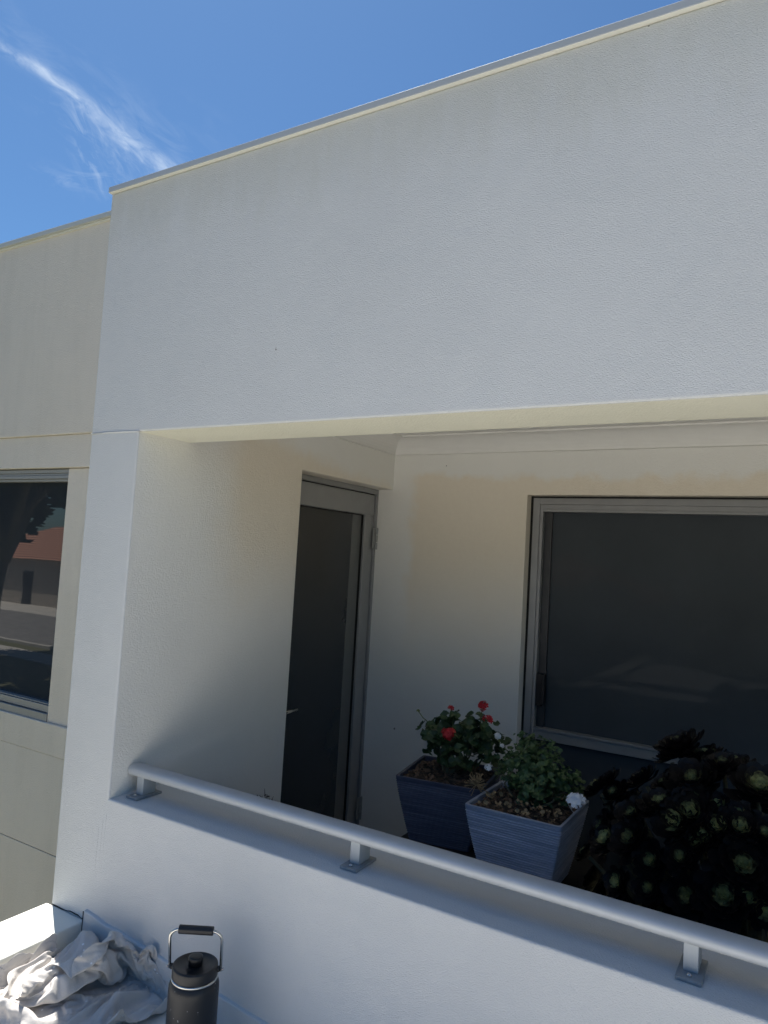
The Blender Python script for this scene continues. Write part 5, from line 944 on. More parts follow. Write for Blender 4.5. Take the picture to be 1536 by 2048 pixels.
    1257,1235,1216,1198,1183,1171,1151,1127,1106,1093,1081,1065,1045,1024,1005,986,965,945,933,927,917,902,879,865,896,938,921,949,962,961,945,930,902,868,333,365,380,404,429,452,469,494,520,547,575,607,635,664,692,719,744,768,793,822,854,890,904,945,948,955,979,987,999,1012,1052,1085,1112,1120,1145,1155,
    1158,1199,1232,1218,1219,1246,1241,1218,1197,1178,1170,1152,1132,1113,1090,1074,1062,1048,1031,1012,987,966,947,928,910,905,893,877,867,847,883,927,910,929,944,945,940,920,889,853,341,372,390,414,435,461,484,510,537,557,589,619,647,676,704,731,756,777,800,828,861,897,907,948,972,974,992,1007,1013,1026,
    1055,1095,1121,1135,1158,1174,1165,1196,1236,1239,1210,1224,1225,1202,1180,1157,1154,1130,1118,1097,1080,1062,1047,1030,1012,995,975,954,930,918,903,885,873,858,837,838,874,907,891,917,922,922,919,911,879,845,351,375,399,423,447,472,499,510,541,568,601,631,662,692,721,746,766,791,813,832,864,901,909,937,
    967,994,1011,1020,1030,1038,1065,1101,1130,1150,1167,1190,1191,1195,1231,1230,1202,1198,1201,1200,1184,1157,1130,1120,1098,1077,1063,1046,1030,1017,996,976,956,935,914,896,883,874,852,837,824,831,871,886,905,897,905,891,889,898,865,831,362,388,411,434,457,482,510,524,554,585,619,651,682,707,736,757,779,800,
    819,842,866,897,917,947,980,1008,1029,1042,1051,1053,1078,1111,1147,1169,1183,1204,1217,1218,1215,1225,1194,1178,1173,1174,1171,1141,1116,1100,1078,1065,1047,1027,1010,997,982,961,951,931,904,883,876,857,835,836,817,830,844,872,892,914,904,887,876,872,859,832,373,399,424,447,469,494,516,541,571,605,636,669,
    702,728,753,780,782,808,832,841,857,898,934,956,969,998,1028,1050,1070,1070,1097,1125,1160,1183,1197,1215,1240,1242,1241,1223,1208,1186,1167,1173,1152,1125,1102,1080,1060,1045,1025,1016,995,978,963,946,930,916,900,878,855,849,830,816,823,837,848,857,859,891,892,872,857,852,839,818,384,410,435,459,482,507,
    532,555,586,618,652,685,720,748,755,769,796,817,814,842,873,873,919,939,973,1001,1022,1038,1064,1078,1091,1142,1176,1202,1205,1233,1256,1253,1261,1244,1224,1205,1185,1154,1132,1106,1081,1058,1037,1023,1023,997,977,959,946,927,908,893,879,867,856,834,814,798,803,813,845,871,839,873,889,871,876,851,828,806,
)
CLOTH_Z = (
    15,13,31,13,12,19,38,19,41,15,36,50,56,49,47,44,49,47,50,47,34,41,19,19,38,51,74,95,73,56,54,60,85,70,63,65,74,94,97,103,128,131,114,80,45,48,35,44,60,60,67,77,92,111,113,86,65,52,45,52,43,29,24,13,18,16,27,22,22,44,
    58,64,79,100,116,126,17,29,19,22,14,14,32,44,21,14,18,34,36,48,41,32,25,24,23,29,35,16,37,40,32,53,76,86,87,76,55,77,57,45,41,43,52,59,84,105,107,106,104,78,37,23,43,28,35,43,45,47,68,80,98,118,94,78,64,52,63,54,41,35,
    40,39,38,35,42,64,79,81,98,118,133,142,14,32,44,37,16,16,25,41,35,23,13,17,37,25,19,10,9,9,9,9,10,20,7,24,45,61,66,56,64,68,69,49,29,16,10,11,22,43,60,72,81,85,80,66,50,16,42,51,26,15,17,29,39,60,67,102,114,102,
    89,79,70,76,65,60,47,43,60,60,62,84,100,106,109,120,144,158,15,18,45,32,34,17,17,31,17,16,15,14,22,31,14,18,11,11,16,11,11,9,8,7,14,31,47,45,39,43,46,39,35,5,4,4,4,9,36,57,65,69,53,41,38,12,21,42,41,13,2,22,
    11,36,47,88,100,108,116,105,94,91,89,70,70,62,63,86,81,102,102,123,134,135,154,176,24,17,30,44,43,36,19,18,18,29,18,16,15,27,31,30,13,13,20,26,26,11,13,9,9,9,22,33,30,23,23,16,26,19,5,7,19,11,7,30,49,52,56,36,22,29,
    18,21,42,30,4,0,17,11,37,70,73,83,114,121,121,118,98,95,88,88,88,88,98,121,119,118,147,155,172,193,23,18,19,32,23,35,33,27,20,19,31,26,17,16,38,42,21,14,13,23,34,28,12,11,11,11,10,18,18,12,9,8,8,30,7,7,7,26,30,18,
    24,28,39,46,39,25,41,25,20,31,18,2,1,1,28,49,67,74,106,94,112,127,125,121,107,111,101,113,114,132,145,133,134,167,192,209,19,25,20,21,38,21,21,31,34,21,20,19,29,18,22,46,36,22,15,14,28,32,13,13,12,12,12,12,15,19,22,13,17,41,
    17,9,8,7,39,42,17,8,17,30,38,45,37,52,23,10,4,3,2,15,7,31,65,91,89,87,88,105,129,143,130,116,126,132,129,152,146,162,148,166,188,224,21,21,32,31,46,37,23,23,32,38,31,22,20,35,24,45,45,36,19,16,15,27,25,15,16,20,14,14,
    13,13,20,35,27,35,41,20,15,19,49,50,34,10,11,11,12,23,43,47,49,36,24,9,4,17,5,27,48,91,114,114,98,93,113,142,157,142,126,132,142,168,155,177,178,180,193,231,27,22,22,44,28,41,36,25,25,32,40,41,39,21,39,25,25,44,36,19,17,16,
    27,16,15,33,29,16,15,18,14,29,49,55,41,50,39,36,30,47,36,21,13,13,13,12,12,31,33,16,5,6,6,5,13,7,40,70,109,107,124,107,107,137,171,165,147,154,155,181,171,175,202,212,207,238,24,29,24,36,46,30,49,42,28,27,26,25,29,38,22,33,
    19,27,42,33,18,18,29,27,17,45,46,38,37,31,17,16,20,45,59,61,61,61,39,25,12,33,18,15,15,15,19,12,10,9,8,24,20,6,7,21,26,66,86,124,140,124,112,131,155,183,174,161,167,193,201,193,194,223,225,251,26,32,26,26,53,38,55,61,50,45,
    31,45,45,46,38,22,28,20,36,42,30,20,26,18,37,39,25,54,63,50,33,18,17,15,36,48,53,54,50,30,14,43,46,42,39,31,16,14,13,25,32,36,30,15,9,9,33,46,83,104,139,141,120,127,157,178,192,186,179,204,218,225,206,213,249,280,27,35,27,27,
    58,60,57,77,74,67,58,44,27,26,38,24,31,25,21,39,40,21,21,20,19,34,28,62,84,73,59,40,19,18,16,22,28,29,27,15,27,48,72,71,71,67,54,33,15,13,33,28,36,29,10,10,22,36,69,100,116,144,137,133,161,160,195,184,199,214,234,243,229,217,
    246,281,29,37,29,29,60,76,80,82,58,48,61,36,29,30,27,36,25,24,23,22,34,33,22,33,21,20,45,69,96,95,83,63,37,20,18,17,17,16,17,31,53,76,96,103,102,101,91,72,49,24,14,37,28,33,25,12,12,21,57,85,103,126,147,147,141,166,175,205,
    199,227,249,257,245,235,266,292,31,40,31,31,63,86,83,80,55,57,50,60,38,30,36,28,34,26,27,26,24,24,35,28,22,21,57,84,107,111,101,82,59,33,21,19,20,20,26,39,65,90,109,124,132,131,121,108,88,63,38,15,41,28,30,18,14,14,46,66,83,109,
    127,123,134,164,160,186,212,207,234,264,257,242,273,287,32,43,42,33,66,88,63,76,75,58,69,75,62,45,30,38,28,36,26,26,26,30,26,24,24,27,46,74,101,114,103,75,50,43,35,21,25,31,38,46,61,81,109,127,132,113,98,94,89,84,64,40,15,40,27,22,
    15,15,29,56,87,112,106,126,121,145,166,162,189,212,225,232,257,257,273,278,34,43,49,34,68,90,61,56,82,82,75,84,60,45,35,31,30,38,32,28,27,27,27,26,29,47,43,74,81,102,101,77,46,39,26,35,33,37,47,58,62,73,92,115,118,102,80,69,63,58,
    57,28,17,17,33,19,17,17,40,58,70,91,123,107,129,138,147,167,178,206,236,244,261,265,254,283,36,42,54,37,61,92,60,69,78,99,98,83,78,63,57,37,42,30,31,35,37,37,28,31,47,37,40,64,87,83,94,74,44,28,26,31,33,33,36,51,68,82,78,101,
    105,94,71,49,40,34,30,29,40,19,19,30,32,25,51,81,71,84,96,120,108,112,137,140,177,196,226,226,229,249,248,270,39,48,58,39,53,88,81,68,90,102,111,104,93,79,51,48,33,41,43,37,30,40,44,45,34,30,41,66,88,83,71,73,56,29,35,41,42,39,
    31,30,48,68,81,80,90,75,64,41,26,22,41,53,38,43,23,20,37,48,59,89,79,103,84,96,124,116,138,168,174,203,211,229,233,251,253,247,41,52,60,46,53,88,99,85,77,85,106,93,76,70,44,35,48,46,33,32,37,31,46,35,29,29,48,71,76,56,43,47,
    54,60,66,70,69,65,56,39,25,44,64,56,65,75,56,46,45,23,21,43,29,43,42,25,24,47,63,95,87,102,74,95,101,119,119,155,156,184,194,214,212,223,234,230,44,45,49,58,50,86,113,106,98,82,92,72,59,57,38,53,50,35,43,51,50,44,32,46,40,30,
    50,67,58,51,32,27,28,53,61,68,76,81,82,68,47,26,37,46,45,46,58,69,63,43,23,22,45,22,40,41,26,52,69,100,112,91,74,77,78,96,113,142,138,172,180,196,191,199,215,214,47,46,55,45,63,85,116,108,111,94,76,56,55,40,55,55,38,55,67,51,
    37,34,39,33,46,32,49,54,53,38,29,29,45,29,35,38,48,59,74,91,76,51,27,26,32,24,33,50,58,61,44,24,37,24,24,40,43,45,74,102,110,115,94,63,73,75,94,122,132,153,190,168,172,191,207,215,49,54,48,54,52,86,118,115,100,80,60,60,44,49,
    60,41,59,78,59,50,55,42,38,47,34,34,43,53,41,35,31,31,37,51,30,30,30,29,44,62,88,79,50,43,27,26,25,24,31,51,28,40,25,33,25,25,40,39,66,101,99,114,75,61,93,69,83,105,127,167,215,176,158,158,182,201,51,54,56,50,50,85,115,106,
    88,69,69,66,52,64,44,58,81,63,79,73,56,65,60,55,37,46,50,46,44,46,54,58,59,31,52,59,55,43,30,34,60,86,74,45,50,33,43,41,26,36,26,42,27,36,38,27,27,33,60,96,113,114,77,52,87,80,106,95,126,157,203,177,182,198,199,201,56,53,
    53,56,51,85,112,92,75,68,51,65,69,49,54,82,63,62,84,88,76,51,63,43,39,47,50,52,57,68,73,75,39,33,62,38,32,32,32,50,35,58,83,70,40,61,39,27,39,28,28,43,28,28,48,34,29,32,56,89,114,89,91,73,71,103,111,122,147,170,184,202,
    212,224,223,217,56,64,60,55,54,85,105,83,67,55,49,49,62,51,79,76,54,66,79,94,70,46,63,57,43,51,58,66,77,87,83,51,35,57,39,63,42,57,55,50,61,45,55,77,62,40,59,34,29,49,47,30,30,47,35,50,49,33,52,66,84,70,66,55,89,96,
    109,141,174,197,182,196,212,224,223,234,61,60,68,64,56,85,98,88,70,52,60,52,52,75,83,55,70,83,87,75,74,44,58,67,51,59,72,82,96,93,62,35,51,35,63,76,67,43,61,75,56,72,51,49,60,34,59,58,34,30,31,31,49,37,31,31,48,44,61,89,
    104,74,87,60,78,100,127,153,198,235,205,220,240,236,247,242,67,60,70,67,59,87,79,88,66,55,67,71,66,89,62,50,72,66,72,88,65,46,46,72,58,77,85,92,111,79,46,45,39,39,69,56,49,60,45,77,65,58,71,52,35,54,34,46,48,32,48,49,36,52,
    47,33,35,59,74,83,119,103,86,77,72,97,127,160,204,243,216,232,245,250,258,245,63,72,62,62,61,89,75,85,74,57,56,79,90,80,53,67,55,75,90,90,73,49,48,80,88,96,106,106,118,85,42,58,57,40,68,71,54,45,47,80,86,59,52,48,34,45,34,33,
    40,34,49,34,34,37,52,36,36,50,80,78,113,127,111,91,89,110,131,168,214,254,237,234,241,257,269,266,73,80,64,73,64,88,72,79,76,60,59,78,91,64,58,76,59,72,92,86,55,51,62,78,104,120,130,121,123,83,43,54,59,42,66,82,74,66,53,87,69,63,
    39,37,48,36,36,39,36,42,35,47,53,39,47,37,55,62,87,76,110,126,135,116,103,110,141,179,212,252,240,249,261,259,283,265,83,88,67,80,71,87,72,67,74,70,61,70,85,59,67,82,64,76,94,67,54,69,72,103,125,140,136,144,121,82,45,44,59,56,46,68,
    67,48,65,88,57,42,55,42,46,39,41,38,39,38,38,48,47,55,39,50,41,68,95,77,103,103,137,140,126,122,156,170,214,253,267,272,288,285,290,251,89,96,76,68,84,87,71,66,65,64,75,73,79,60,82,86,70,88,85,56,64,65,99,125,146,160,144,147,112,74,
    47,56,47,45,57,43,43,60,90,70,41,47,66,58,41,41,42,41,41,47,48,40,40,46,55,42,61,71,95,105,87,90,124,151,146,138,167,179,217,253,283,282,298,310,294,252,97,83,92,70,70,82,77,68,67,73,81,82,63,70,92,80,78,92,65,65,59,91,114,141,
    160,175,162,138,102,70,50,64,63,64,60,46,57,83,75,47,47,68,48,43,48,43,43,55,57,55,45,43,58,58,53,50,75,72,86,117,118,105,112,136,156,154,173,205,216,252,267,275,295,309,304,265,74,93,77,88,72,72,76,74,70,72,85,67,77,80,99,83,95,73,
    74,61,84,96,129,156,176,178,159,128,91,75,52,62,54,59,49,58,79,74,48,51,72,51,58,47,49,52,62,46,44,49,45,61,58,44,45,61,78,99,85,95,135,124,104,123,143,170,186,222,212,257,277,290,306,322,290,287,75,87,75,94,86,74,73,75,79,72,81,69,
    87,90,103,95,75,83,64,83,80,114,143,169,180,172,147,114,81,62,54,63,56,53,65,79,69,50,57,77,53,65,51,63,68,72,52,57,61,49,65,62,46,48,64,78,99,109,101,122,104,105,96,119,129,153,187,226,223,260,284,302,311,333,299,278,93,79,97,83,77,82,
    77,90,78,81,72,72,92,100,88,76,86,66,82,71,93,128,156,173,175,158,132,103,75,60,63,56,65,70,71,59,54,65,81,55,67,51,51,51,68,54,50,49,70,74,54,49,49,68,63,84,105,108,131,103,72,85,96,91,110,137,181,231,234,256,283,300,317,343,318,299,
    108,113,114,110,104,97,87,97,90,76,83,89,80,90,75,83,71,83,72,72,107,138,165,175,159,144,119,87,67,61,59,59,62,61,57,57,72,87,59,55,54,73,77,58,53,55,69,51,52,70,72,51,64,60,79,92,115,134,126,87,67,63,76,89,109,142,173,233,257,258,
    277,294,312,340,341,319,142,165,162,170,170,160,141,126,99,89,77,92,91,75,80,75,84,81,70,92,117,144,156,161,141,120,103,75,72,63,65,64,64,62,66,74,81,60,81,82,63,67,79,81,63,77,66,77,60,57,80,73,61,73,94,96,114,139,104,76,72,60,57,72,
    93,132,179,228,267,267,283,297,308,323,352,338,196,196,210,202,219,212,199,177,149,120,102,81,88,76,78,85,84,73,86,88,120,144,134,144,136,109,84,84,68,75,65,75,67,71,67,81,61,68,77,99,83,66,69,93,91,75,86,62,82,83,66,84,74,88,100,117,138,119,
    109,77,74,57,53,67,93,122,166,213,264,279,306,307,298,319,347,339,222,222,222,221,220,222,222,213,190,180,151,119,99,90,88,86,76,81,89,89,120,137,121,115,124,110,93,67,84,68,84,70,69,81,68,63,84,92,92,112,104,84,91,94,110,95,66,56,65,94,87,73,
    96,110,124,119,138,135,110,77,75,83,64,86,83,111,158,216,246,264,291,291,305,320,330,341,222,222,222,222,222,222,222,222,221,215,199,177,153,131,113,96,82,79,82,89,117,127,115,101,102,78,70,86,71,91,90,70,78,76,88,65,87,106,115,123,103,108,84,112,108,79,
    74,59,79,93,66,90,111,122,144,144,136,141,108,104,100,71,80,65,72,112,161,209,258,258,277,279,289,315,315,350,222,222,222,222,222,222,222,222,222,222,222,217,203,185,167,145,126,107,91,89,115,115,101,89,79,93,73,73,100,106,84,80,71,91,82,73,68,96,121,118,
    117,115,89,89,103,72,61,83,78,94,68,86,107,129,155,162,162,140,132,99,93,64,57,72,66,112,160,215,255,263,279,285,286,302,327,344,222,222,222,222,222,222,222,222,222,222,222,222,222,219,212,196,185,164,140,120,128,105,101,87,104,93,97,85,118,97,94,75,73,94,
    99,95,72,79,108,94,91,103,107,79,94,96,80,106,109,80,91,100,106,134,138,163,156,158,121,103,72,76,56,64,85,113,160,209,246,247,261,270,296,308,311,336,222,222,222,222,222,222,222,222,222,222,222,222,222,222,222,222,211,213,198,177,150,132,103,108,118,115,80,104,
    99,118,94,82,76,74,97,81,84,68,94,90,89,74,96,79,69,100,118,134,112,95,89,111,116,110,128,158,148,154,116,94,73,60,72,76,97,127,162,205,227,239,253,269,295,286,308,314,222,222,222,222,222,222,222,222,222,222,222,222,222,222,222,222,222,220,222,216,196,168,
    138,128,131,99,79,82,108,119,116,95,95,76,79,97,71,79,76,90,72,69,69,79,91,108,140,150,127,116,124,132,134,130,144,134,165,140,118,116,93,75,87,102,123,153,185,206,232,244,260,259,282,268,291,311,222,222,222,222,222,222,222,222,222,222,222,222,222,222,222,222,
    222,222,222,222,221,200,170,151,123,89,89,76,90,84,93,105,85,82,99,100,73,82,91,72,74,92,98,117,130,117,125,143,161,147,158,165,165,159,145,124,151,159,134,121,115,98,92,118,148,178,208,205,231,224,228,257,254,257,282,290,222,222,222,222,222,222,222,222,222,222,
    222,222,222,222,222,222,222,222,222,222,222,219,200,170,133,96,78,84,76,76,77,77,78,103,114,90,88,75,74,93,92,112,129,142,156,153,165,178,162,180,190,194,188,183,162,140,126,142,154,146,126,125,111,113,147,182,218,204,230,234,249,267,236,255,260,281,222,222,222,222,
    222,222,222,222,222,222,222,222,222,222,222,222,222,222,222,222,222,222,211,186,134,131,89,77,77,77,77,77,77,123,107,92,97,91,77,83,106,116,125,127,127,160,182,170,189,204,212,212,212,206,183,161,130,116,132,143,151,147,137,118,148,188,211,207,232,241,247,271,235,233,
    251,271,222,222,222,222,222,222,222,222,222,222,222,222,222,222,222,222,222,222,222,222,222,222,222,198,134,160,92,82,78,78,78,77,83,102,119,105,81,93,92,78,84,93,102,99,132,162,188,196,215,224,229,215,207,209,204,176,149,121,108,117,129,136,141,140,154,170,197,216,
    218,230,242,268,245,216,245,250,222,222,222,222,222,222,222,222,222,222,222,222,222,222,222,222,222,222,222,222,222,222,222,209,145,180,106,86,77,77,78,90,125,89,91,76,76,77,77,97,103,97,81,112,123,152,181,209,215,219,235,233,213,216,193,187,166,139,113,106,109,116,
    121,130,154,179,185,222,201,209,230,259,244,221,217,238,222,222,225,224,222,222,222,222,222,222,222,222,222,222,222,222,222,222,222,222,222,222,222,218,158,194,114,83,89,100,95,121,101,78,77,77,77,77,77,78,107,86,87,121,137,151,180,206,228,232,238,236,226,215,193,167,
    166,154,131,109,108,112,120,131,154,175,203,221,192,195,214,235,265,232,217,212,222,222,223,229,222,222,228,227,222,222,222,222,222,222,225,222,222,222,222,222,222,222,222,221,173,203,122,87,80,82,104,84,79,78,78,78,79,79,77,82,77,76,102,120,121,158,164,187,210,221,
    226,210,200,196,186,155,143,144,134,124,105,109,113,129,152,160,188,225,210,199,214,232,241,262,226,216,226,222,222,225,225,222,222,232,222,222,232,222,225,235,222,222,222,222,223,222,222,222,222,222,184,207,126,91,84,81,80,81,82,80,80,82,84,84,80,77,77,77,88,82,
    117,155,186,193,193,196,204,202,178,170,173,164,136,123,113,110,108,110,109,117,141,152,186,208,206,193,199,220,252,266,250,223,222,222,222,224,222,226,231,234,232,222,245,233,247,227,222,231,222,222,227,222,222,222,222,222,192,209,127,94,88,85,85,86,86,84,86,86,89,89,
    85,81,79,80,77,100,106,150,185,164,163,168,177,187,163,152,149,158,147,123,109,123,126,124,119,111,128,154,203,212,184,187,191,207,232,258,254,241,236,222,222,222,223,225,223,222,235,225,255,251,261,244,223,231,222,222,232,222,222,222,222,222,214,200,125,98,93,90,88,90,
    87,89,91,91,88,93,91,86,81,85,79,78,115,157,157,177,166,151,153,167,169,159,140,141,147,134,119,100,108,119,118,118,115,151,201,224,191,180,174,184,213,237,243,245,223,231,222,222,222,222,222,222,238,231,241,270,273,254,233,222,233,222,222,229,222,222,222,222,219,194,
    120,102,97,94,92,91,92,94,96,96,90,92,90,87,85,87,82,79,106,140,175,152,170,156,142,141,158,163,142,141,141,121,99,101,94,99,111,110,102,146,192,214,189,168,165,164,198,223,249,245,222,222,229,223,222,224,222,223,225,250,239,260,283,261,242,224,222,237,222,235,
    222,222,222,222,216,181,124,110,101,98,97,98,96,98,99,99,94,88,89,93,90,86,86,80,113,154,139,161,143,154,151,135,137,159,154,146,125,104,102,90,106,93,90,88,91,131,173,219,203,176,185,189,172,206,234,246,234,222,228,224,222,227,228,222,222,242,239,264,278,275,
    256,242,222,232,222,241,222,222,222,222,199,180,139,109,104,99,101,106,97,101,98,100,94,92,92,96,95,91,90,84,110,143,128,128,142,130,140,136,132,153,139,132,121,101,105,91,98,111,106,97,79,117,154,204,201,172,172,189,187,222,211,237,226,229,223,226,222,222,234,234,
    234,222,241,246,267,269,269,252,231,222,222,244,222,222,222,222,216,186,146,125,123,115,103,103,106,104,97,100,98,97,100,99,99,95,90,97,82,111,138,129,120,120,121,120,135,147,138,117,105,98,104,92,109,109,109,90,77,119,152,182,207,180,170,185,210,232,199,218,222,226,
    224,230,222,229,222,237,238,228,222,230,254,247,259,261,242,222,234,239,222,222,222,217,203,182,150,145,121,131,116,107,120,105,99,107,112,101,109,104,101,99,108,115,98,84,115,106,118,129,120,114,120,138,137,118,114,117,106,97,90,89,91,106,78,116,157,187,198,184,177,194,
    205,228,199,202,222,222,234,222,231,225,222,222,239,222,233,222,228,240,236,253,243,222,222,224,222,222,222,205,175,184,155,148,129,146,131,118,132,122,105,127,115,105,106,118,115,119,127,117,103,109,97,108,139,153,145,132,118,118,120,132,123,129,129,121,103,91,108,98,76,115,
    154,163,181,177,168,165,193,220,226,202,222,238,225,222,234,236,236,236,222,236,222,234,232,222,225,243,243,222,222,222,222,222,222,208,176,163,168,150,137,155,146,133,131,140,117,140,136,123,121,133,131,139,144,138,127,122,129,140,149,157,162,152,138,125,118,124,131,128,120,109,
    116,104,92,104,82,106,141,144,159,160,170,181,201,214,231,210,222,242,242,225,223,230,223,241,243,225,222,225,232,222,222,227,238,228,222,222,222,222,222,205,174,172,183,170,145,148,164,149,138,152,128,151,154,139,138,136,146,146,139,157,149,155,161,173,184,180,168,145,158,146,
    135,120,114,117,107,96,104,86,80,96,85,98,132,129,156,170,169,184,195,196,228,220,222,241,252,244,227,222,234,225,231,243,222,228,222,224,222,222,222,222,222,222,222,222,209,192,190,185,197,176,167,142,166,164,150,163,136,158,172,157,152,151,163,162,161,166,143,154,144,163,
    180,195,173,151,146,159,156,141,123,108,98,103,90,99,89,78,98,90,110,124,156,152,162,177,177,207,211,232,222,227,249,254,246,229,237,222,230,246,235,222,222,222,222,222,222,222,222,222,222,222,204,173,196,203,208,194,169,144,156,172,162,167,142,167,186,175,162,167,176,181,
    181,160,154,145,134,130,147,170,186,167,144,143,153,152,145,130,116,99,107,88,77,87,82,100,119,118,149,139,142,158,177,208,225,235,222,222,239,251,256,248,227,222,234,248,232,228,230,222,222,222,222,222,222,222,222,214,198,177,200,215,205,211,186,155,145,161,175,159,147,156,
    190,192,179,185,189,198,197,176,155,146,118,129,133,140,166,178,157,141,138,135,139,136,128,116,106,86,75,80,98,106,104,111,133,139,145,160,183,187,205,235,222,222,226,233,247,250,243,234,222,245,244,243,228,230,226,222,222,222,222,222,222,205,198,186,201,221,222,205,196,175,
    147,151,170,156,162,150,182,203,197,198,196,211,212,192,171,149,135,120,107,115,136,164,173,154,141,131,125,122,122,104,92,79,81,87,97,116,122,105,126,130,142,156,179,168,202,233,222,222,222,223,231,238,237,222,227,225,226,241,240,240,236,226,222,222,222,222,222,198,197,198,
    213,224,230,222,212,180,165,144,165,157,151,145,177,211,214,215,207,209,218,208,186,165,142,112,103,112,113,140,167,173,158,143,134,124,115,106,103,101,87,93,111,130,122,92,117,138,153,154,175,151,185,216,222,222,222,222,222,222,222,222,222,222,222,224,238,224,222,222,222,222,
    222,222,222,209,187,194,205,213,220,218,210,187,166,155,153,166,165,151,172,206,231,236,224,218,212,206,201,180,153,123,96,84,111,125,148,177,177,161,156,146,136,125,125,109,96,110,124,141,114,97,120,133,150,158,159,144,175,210,222,222,222,222,222,222,222,222,222,222,222,222,
    222,231,222,222,222,222,222,222,222,211,167,175,187,197,202,204,204,203,176,170,150,153,167,167,164,200,237,258,242,241,234,228,207,192,163,134,111,84,96,130,132,152,180,180,164,163,157,147,138,130,113,104,124,139,137,110,119,133,129,137,149,137,169,198,222,222,222,222,222,222,
    222,222,222,222,222,222,222,226,231,222,222,222,222,222,222,222,158,157,169,178,184,189,187,210,181,183,164,150,150,160,171,188,225,248,257,246,245,237,218,197,170,142,114,90,113,113,131,137,155,173,173,167,166,166,159,148,130,117,131,141,152,130,123,119,112,117,137,150,176,180,
)
def cloth():
    nx, ny = NX_, NY_; n = nx*ny; x0, y0, z0 = CLOTH_X0, CLOTH_Y0, CLOTH_Z0; q = CLOTH_STEP
    bm = new_bm(); vs = []
    for i in range(n):
        vs.append(bm.verts.new((x0+q*CLOTH_X[i], y0+q*CLOTH_Y[i], z0+q*CLOTH_Z[i])))
    for j in range(ny-1):
        for i in range(nx-1):
            a = j*nx+i; bm.faces.new((vs[a], vs[a+1], vs[a+nx+1], vs[a+nx])).smooth = True
    return bm
m_, nt_, b_ = node_mat('canvas_drop_cloth'); p_ = position(nt_)
base = mixc(nt_, tex_noise(nt_, p_, 6, 4, .6), (.54, .515, .49), (.63, .605, .58))
vor = nt_.nodes.new('ShaderNodeTexVoronoi'); nt_.links.new(p_, vor.inputs[0]); vor.inputs['Scale'].default_value = 42
sp = math_(nt_, 'MULTIPLY', ramp(nt_, vor.outputs['Distance'], [(.12, (1,)*3), (.17, (0,)*3)]), ramp(nt_, tex_noise(nt_, p_, 14, 2, .5), [(.56, (0,)*3), (.6, (1,)*3)]))
base = mixc(nt_, sp, base, (.85, .86, .88))
st = ramp(nt_, tex_noise(nt_, p_, 16, 1, .4), [(.76, (0,)*3), (.79, (.8,)*3)]); base = mixc(nt_, st, base, (.16, .17, .18))
nt_.links.new(base, b_.inputs['Base Color']); b_.inputs['Roughness'].default_value = .9; b_.inputs['Specular IOR Level'].default_value = .15
n1 = bump(nt_, tex_noise(nt_, p_, 700, 2, .6), .35, .0008, None)
bump(nt_, tex_noise(nt_, p_, 45, 4, .6, .5), .5, .006, b_, n1)
MAT['canvas'] = m_
cl = obj('drop_cloth', cloth(), MAT['canvas'])
tag(cl, 'crumpled off white painter drop cloth heaped on the deck beside the curb', 'drop cloth')
sd = cl.modifiers.new('thick', 'SOLIDIFY'); sd.thickness = .0016
sb = cl.modifiers.new('sub', 'SUBSURF'); sb.levels = 1; sb.render_levels = 2

# ------------------------------------------------------------------ the street behind the photographer (seen in the window glass)
m_, nt_, b_ = node_mat('lawn_ground'); p_ = position(nt_)
nt_.links.new(mixc(nt_, tex_noise(nt_, p_, .4, 6, .6), (.07, .085, .035), (.17, .15, .08)), b_.inputs['Base Color']); b_.inputs['Roughness'].default_value = .95
MAT['lawn'] = m_
bm = new_bm(); q = [bm.verts.new(p) for p in ((-400, -400, GROUND), (400, -400, GROUND), (400, 400, GROUND), (-400, 400, GROUND))]; bm.faces.new(q)
struct('ground', bm, MAT['lawn'])
MAT['road'] = simple('asphalt_road', (.20, .19, .18), .9, 0, .2, 3)
MAT['path'] = simple('concrete_path', (.50, .47, .42), .9, 0, .12, 2)
def sheet(x0, x1, y0, y1, z, tilt=0):
    bm = new_bm(); M = Matrix.Rotation(tilt, 4, 'Z'); bm.faces.new([bm.verts.new(M @ Vector(p)) for p in ((x0, y0, z), (x1, y0, z), (x1, y1, z), (x0, y1, z))]); return bm
struct('road', sheet(-120, 120, -21, -13.5, GROUND+.008), MAT['road'])
struct('footpath', sheet(-120, 120, -12.6, -11.2, GROUND+.004), MAT['path'])
struct('driveway', box((-50, -26, GROUND+.003), (-34, -21.05, GROUND+.012)), MAT['path'])
struct('kerb', box((-120, -13.5, GROUND), (120, -13.3, GROUND+.12)), MAT['path'])
MAT['roof_tile'] = None
m_, nt_, b_ = node_mat('terracotta_roof_tiles'); p_ = position(nt_)
wv = nt_.nodes.new('ShaderNodeTexWave'); wv.wave_type = 'BANDS'; wv.bands_direction = 'Z'; nt_.links.new(p_, wv.inputs[0]); wv.inputs['Scale'].default_value = 2.2; wv.inputs['Distortion'].default_value = .5
nt_.links.new(mixc(nt_, wv.outputs['Fac'], (.16, .06, .035), (.50, .24, .15)), b_.inputs['Base Color']); b_.inputs['Roughness'].default_value = .8
MAT['roof_tile'] = m_
MAT['brick'] = simple('painted_brick', (.42, .37, .31), .9, 0, .15, 6)
